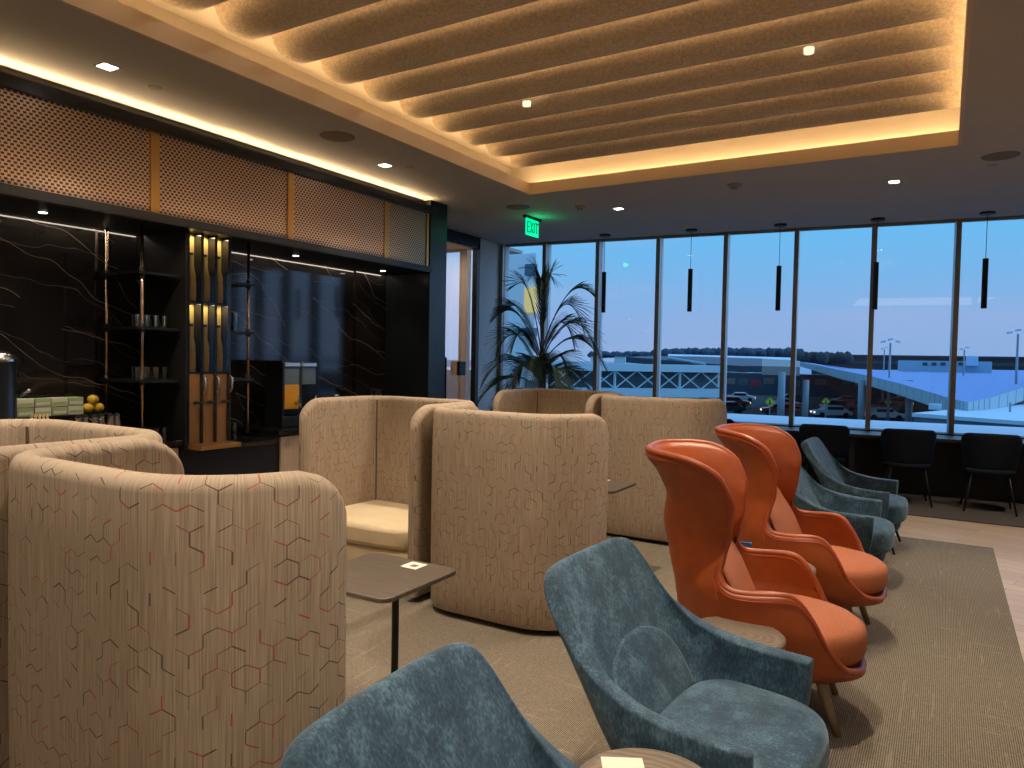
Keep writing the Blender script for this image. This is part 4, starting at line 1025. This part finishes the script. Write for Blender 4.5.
o = slab([on_z(960,436,-2.4), on_z(990,428,-2.4), on_z(1060,428,-2.4), on_z(1080,445,-2.4)], .2).build('lower_roof', 'roof_white'); tag(o, 'small pale lower roof beneath the railing', 'roof')
# lamp masts
def mast(label, x, ytop, ybase, d, heads):
    p = at_dist(x, ybase, d); top = at_dist(x, ytop, d); t_ = thing('lamp_mast', label, 'lamp mast', (p.x,p.y,GZ), 0, 'tall lamp masts outside')
    MB().tube([(0,0,0),(0,0,top.z-GZ)], [.14,.08], 8).build('pole', 'pole_grey', t_, smooth=True)
    for k in range(heads):
        a = (k-(heads-1)/2)*.6; hd = MB().cbox((a,0,top.z-GZ+.12+.2*(k % 2)), (.42,.3,.16), 0, 0, .2*(1 if a > 0 else -1)).build('lamp_head', 'roof_white', t_)
mast('lamp mast rising over the dark building near the wide mullion gap', 890, 343, 357, 75, 3)
mast('tall lamp mast nearest the edge of the last pane', 1017, 334, 360, 75, 3)
mast('short lamp mast just past the last full mullion', 964, 350, 360, 110, 2)
mast('short lamp mast low over the dark building', 884, 349.5, 360, 130, 2)
hs = None
for k in range(9):
    p = at_dist(600+23*k+rr.uniform(-5,5), 356.5+.2*k, 185); lab = 'tiny pale house, %s along the wooded shore' % ('first','second','third','fourth','fifth','sixth','seventh','eighth','ninth')[k]
    if hs is None:
        hs = thing('shore_house', lab, 'house', (p.x,p.y,GZ), .4, 'pale houses on the wooded shore')
        MB().box(-1.4,1.4,-1,1,0,p.z-GZ).build('wall', 'apt_wall', hs); MB().prism([(-1.6,-1.2),(1.6,-1.2),(1.6,1.2),(-1.6,1.2)], p.z-GZ, p.z-GZ+.4).build('roof', 'slate', hs)
    else: again(hs, lab, (p.x,p.y,GZ+rr.uniform(-.6,.3)), rr.uniform(0,1))
# road signs
def sign(label, x, y, d, s=.62):
    p = at_dist(x, y, d); t_ = thing('road_sign', label, 'road sign', (p.x,p.y,GZ), 0, 'yellow diamond road signs')
    MB().tube([(0,0.03,0),(0,.03,p.z-GZ)], .06, 6).build('post', 'pole_grey', t_)
    MB().cbox((0,0,p.z-GZ), (s,.04,s), 0, 0, PI/4).build('diamond_plate', 'sign_yellow', t_)
    MB().cbox((0,-.03,p.z-GZ+.06), (.08,.02,.30)).build('pictogram', 'black_matte', t_); MB().cbox((0,-.03,p.z-GZ-.16), (.24,.02,.09)).build('pictogram', 'black_matte', t_)
sign('yellow diamond road sign seen over the first orange chair', 770, 402, 66, .58)
sign('yellow diamond road sign beside the second bar chair', 826, 401.5, 70, .5); sign('small yellow diamond road sign farther off', 888, 402, 78, .48)
# cars
def make_car(label, loc, rz, body):
    t_ = thing('car', label, 'car', loc, rz, 'cars parked on the forecourt')
    prof = [(-2.1,.35),(-2.15,.75),(-1.6,.9),(-1.0,1.42),(.55,1.42),(1.15,.95),(2.05,.8),(2.15,.45),(2.1,.3)]
    b = MB(); n = len(prof); b.add([(x,-.85,z) for x,z in prof]+[(x,.85,z) for x,z in prof], [tuple(range(n)), tuple(range(n,2*n))[::-1]]+[(i,(i+1)%n,n+(i+1)%n,n+i) for i in range(n)])
    b.build('body', body, t_, bevel=.05); MB().box(-1.1,.75,-.87,.87,.95,1.30).build('side_windows', 'car_glass', t_)
    for x in (-1.35,1.35):
        for y in (-.80,.80): MB().tube([(x,y-.1,.33),(x,y+.1,.33)], .33, 12).build('wheel', 'tyre', t_)
    MB().box(2.10,2.16,-.7,-.4,.55,.7).build('head_lamp', 'headlight', t_); MB().box(2.10,2.16,.4,.7,.55,.7).build('head_lamp', 'headlight', t_)
    MB().box(-2.17,-2.11,-.7,-.4,.6,.75).build('tail_lamp', 'tail_light', t_); MB().box(-2.17,-2.11,.4,.7,.6,.75).build('tail_lamp', 'tail_light', t_)
    return t_
protos = {}
cols_ = ['car_dark','car_white','car_red']
cl = {'car_dark':'dark','car_white':'pale','car_red':'red'}
k = 0
for row, d in enumerate((92,106,122)):
    for j in range(4):
        x = 727+52*j+rr.uniform(-1,1)+row*7
        v = at_dist(x, 400, d); body = cols_[(j*5+row*2+j//3) % 3]; k += 1
        lab = '%s car, %s along the %s row of the forecourt' % (cl[body], ('first','second','third','fourth','fifth','sixth','seventh','eighth')[j], ('nearest','middle','farthest')[row])
        rz = rr.choice((.2,.45,PI+.3,PI+.5,.35,PI+.4))
        if body not in protos: protos[body] = make_car(lab, (v.x,v.y,GZ), rz, body)
        else: again(protos[body], lab, (v.x,v.y,GZ), rz)
for x0, x1, y, d, l in ((779,806,405.5,98,'between the two yellow signs'),(846,884,406.5,98,'beneath the curved roof')):
    t_ = thing('bus_shelter', 'long red-roofed shelter on the forecourt '+l, 'shelter', at_dist((x0+x1)/2,y,d)); L0 = t_.location
    wall_between(MB(), at_dist(x0,y,d), at_dist(x1,y,d), L0.z-.15, L0.z+.22, 2.2, L0).build('roof', 'bus_red', t_)
    for x in (x0+2, (x0+x1)/2, x1-2):
        p = at_dist(x,y,d+1)-L0; MB().tube([(p.x,p.y,0),(p.x,p.y,GZ-L0.z)], .08, 6).build('post', 'pole_grey', t_)

# ------------------------------------------------------------------ light
def sky():
    w = bpy.data.worlds.new('World'); sc.world = w; w.use_nodes = True; nt = w.node_tree
    bg = nt.nodes['Background']; tc = nt.nodes.new('ShaderNodeTexCoord'); sp = nt.nodes.new('ShaderNodeSeparateXYZ'); nt.links.new(tc.outputs['Generated'], sp.inputs[0])
    rp = nt.nodes.new('ShaderNodeValToRGB'); nt.links.new(sp.outputs[2], rp.inputs[0]); e = rp.color_ramp.elements
    stops = [(0,(.22,.40,.70)),(.012,(.25,.41,.71)),(.05,(.27,.42,.73)),(.11,(.19,.45,.79)),(.20,(.12,.50,.90)),(.6,(.13,.42,.80)),(1,(.10,.32,.7))]
    while len(e) < len(stops): e.new(.5)
    for i, (p, c) in enumerate(stops): e[i].position = p; e[i].color = (*c, 1)
    ns = nt.nodes.new('ShaderNodeTexNoise'); mp = nt.nodes.new('ShaderNodeMapping'); mp.inputs['Scale'].default_value = (2,2,22); nt.links.new(tc.outputs['Generated'], mp.inputs[0]); nt.links.new(mp.outputs[0], ns.inputs['Vector']); ns.inputs['Scale'].default_value = 1.2
    cr = nt.nodes.new('ShaderNodeValToRGB'); nt.links.new(ns.outputs['Fac'], cr.inputs[0]); cr.color_ramp.elements[0].position = .52; cr.color_ramp.elements[1].position = .8; cr.color_ramp.elements[1].color = (.35,.35,.35,1)
    mx = nt.nodes.new('ShaderNodeMix'); mx.data_type = 'RGBA'; nt.links.new(cr.outputs[0], mx.inputs[0]); nt.links.new(rp.outputs[0], mx.inputs[6]); mx.inputs[7].default_value = (.42,.44,.68,1)
    nt.links.new(mx.outputs[2], bg.inputs[0]); bg.inputs[1].default_value = 1.0
sky()
warm = (1,.64,.30)
for k in range(13):
    yc = 6.60-.42*k
    area('panel_joint_strip', ((-3.76+.02)/2, yc-.006, 3.588), (math.radians(-80),0,0), 3.72, .006, 4.2, (1,.78,.58))
l = bpy.data.lights.new('dusk_glow', 'SUN'); l.energy = 2.1; l.angle = math.radians(120); l.color = (.42,.62,1)
o = bpy.data.objects.new('dusk_glow', l); C.objects.link(o); o.rotation_euler = Vector((.75,.75,.36)).to_track_quat('Z','Y').to_euler()
# cove strips on the recess ledge, shining up and inward
zc = ZC+.085
area('cove_strip_left', (cx0-.13,(cy0+cy1)/2,zc), (PI,math.radians(38),0), .06, cy1-cy0, 29, warm)
area('cove_strip_right', (cx1+.13,(cy0+cy1)/2,zc), (PI,math.radians(-38),0), .06, cy1-cy0, 29, warm)
area('cove_strip_far', ((cx0+cx1)/2,cy1+.075,zc), (math.radians(180),0,0), cx1-cx0, .05, 13, warm)
d_ = Vector((-5.1,3.72,1.7))-Vector((-4.1,2.9,3.28))
spot('cabinet_fill_spot', (-4.1,2.9,3.28), 90, (1,.82,.5), 30, .7, .02, d_.to_track_quat('-Z','Y').to_euler())  # extra spot added to brighten the bottle cabinet, no ceiling fitting belongs to it
area('wall_cove_strip', (-5.035,(YB+6.5)/2,3.205), (PI,math.radians(72),0), .03, 6.5-YB, 58, (1,.68,.36))
area('niche_strip', (-5.56,(YB+6.5)/2,2.482), (0,math.radians(20),0), .02, 6.4-YB, 10, (1,.85,.68))
area('mesh_uplight', (-4.86,(YB+6.5)/2,2.48), (PI,math.radians(-22),0), .03, 9, 9, (1,.72,.40), 120)
for x, y in ((-2.81,4.82),(-.79,4.82),(-2.81,2.8),(-.79,2.8),(-2.81,.8),(-.79,.8),(1.1,5.4),(1.1,8.0)):
    spot('ceiling_spot', (x,y,3.455 if x < 0 else 3.28), 250 if x < -2 else 230 if x < 0 else 170, (1,.85,.68), 84, .7, .025)
for x, y in ((-4.48,2.59),(-4.46,5.14),(-3.28,7.83),(-.47,7.81)): spot('ceiling_spot', (x,y,ZC-.012), 95, (1,.87,.72), 85, .6, .03)
for x, y in ((-5.30,2.62),(-5.30,4.86),(-5.32,6.12)): spot('niche_spot', (x,y,2.475), 9, (1,.86,.68), 80, .6, .02)
area('fill_behind', (1.6,-1.6,3.25), (0,0,0), 3, 2.5, 60, (1,.84,.68))  # unseen fill light added behind the camera to lift the room

sc.view_settings.view_transform = 'Standard'
try: sc.view_settings.look = 'None'
except Exception: pass
sc.view_settings.gamma = 1; sc.view_settings.exposure = 0.12; sc.view_settings.use_curve_mapping = False
sc.cycles.max_bounces = 7; sc.cycles.diffuse_bounces = 4; sc.cycles.glossy_bounces = 4; sc.cycles.transparent_max_bounces = 16
sc.cycles.caustics_reflective = False; sc.cycles.caustics_refractive = False; sc.cycles.sample_clamp_indirect = 4
sc.cycles.use_denoising = True
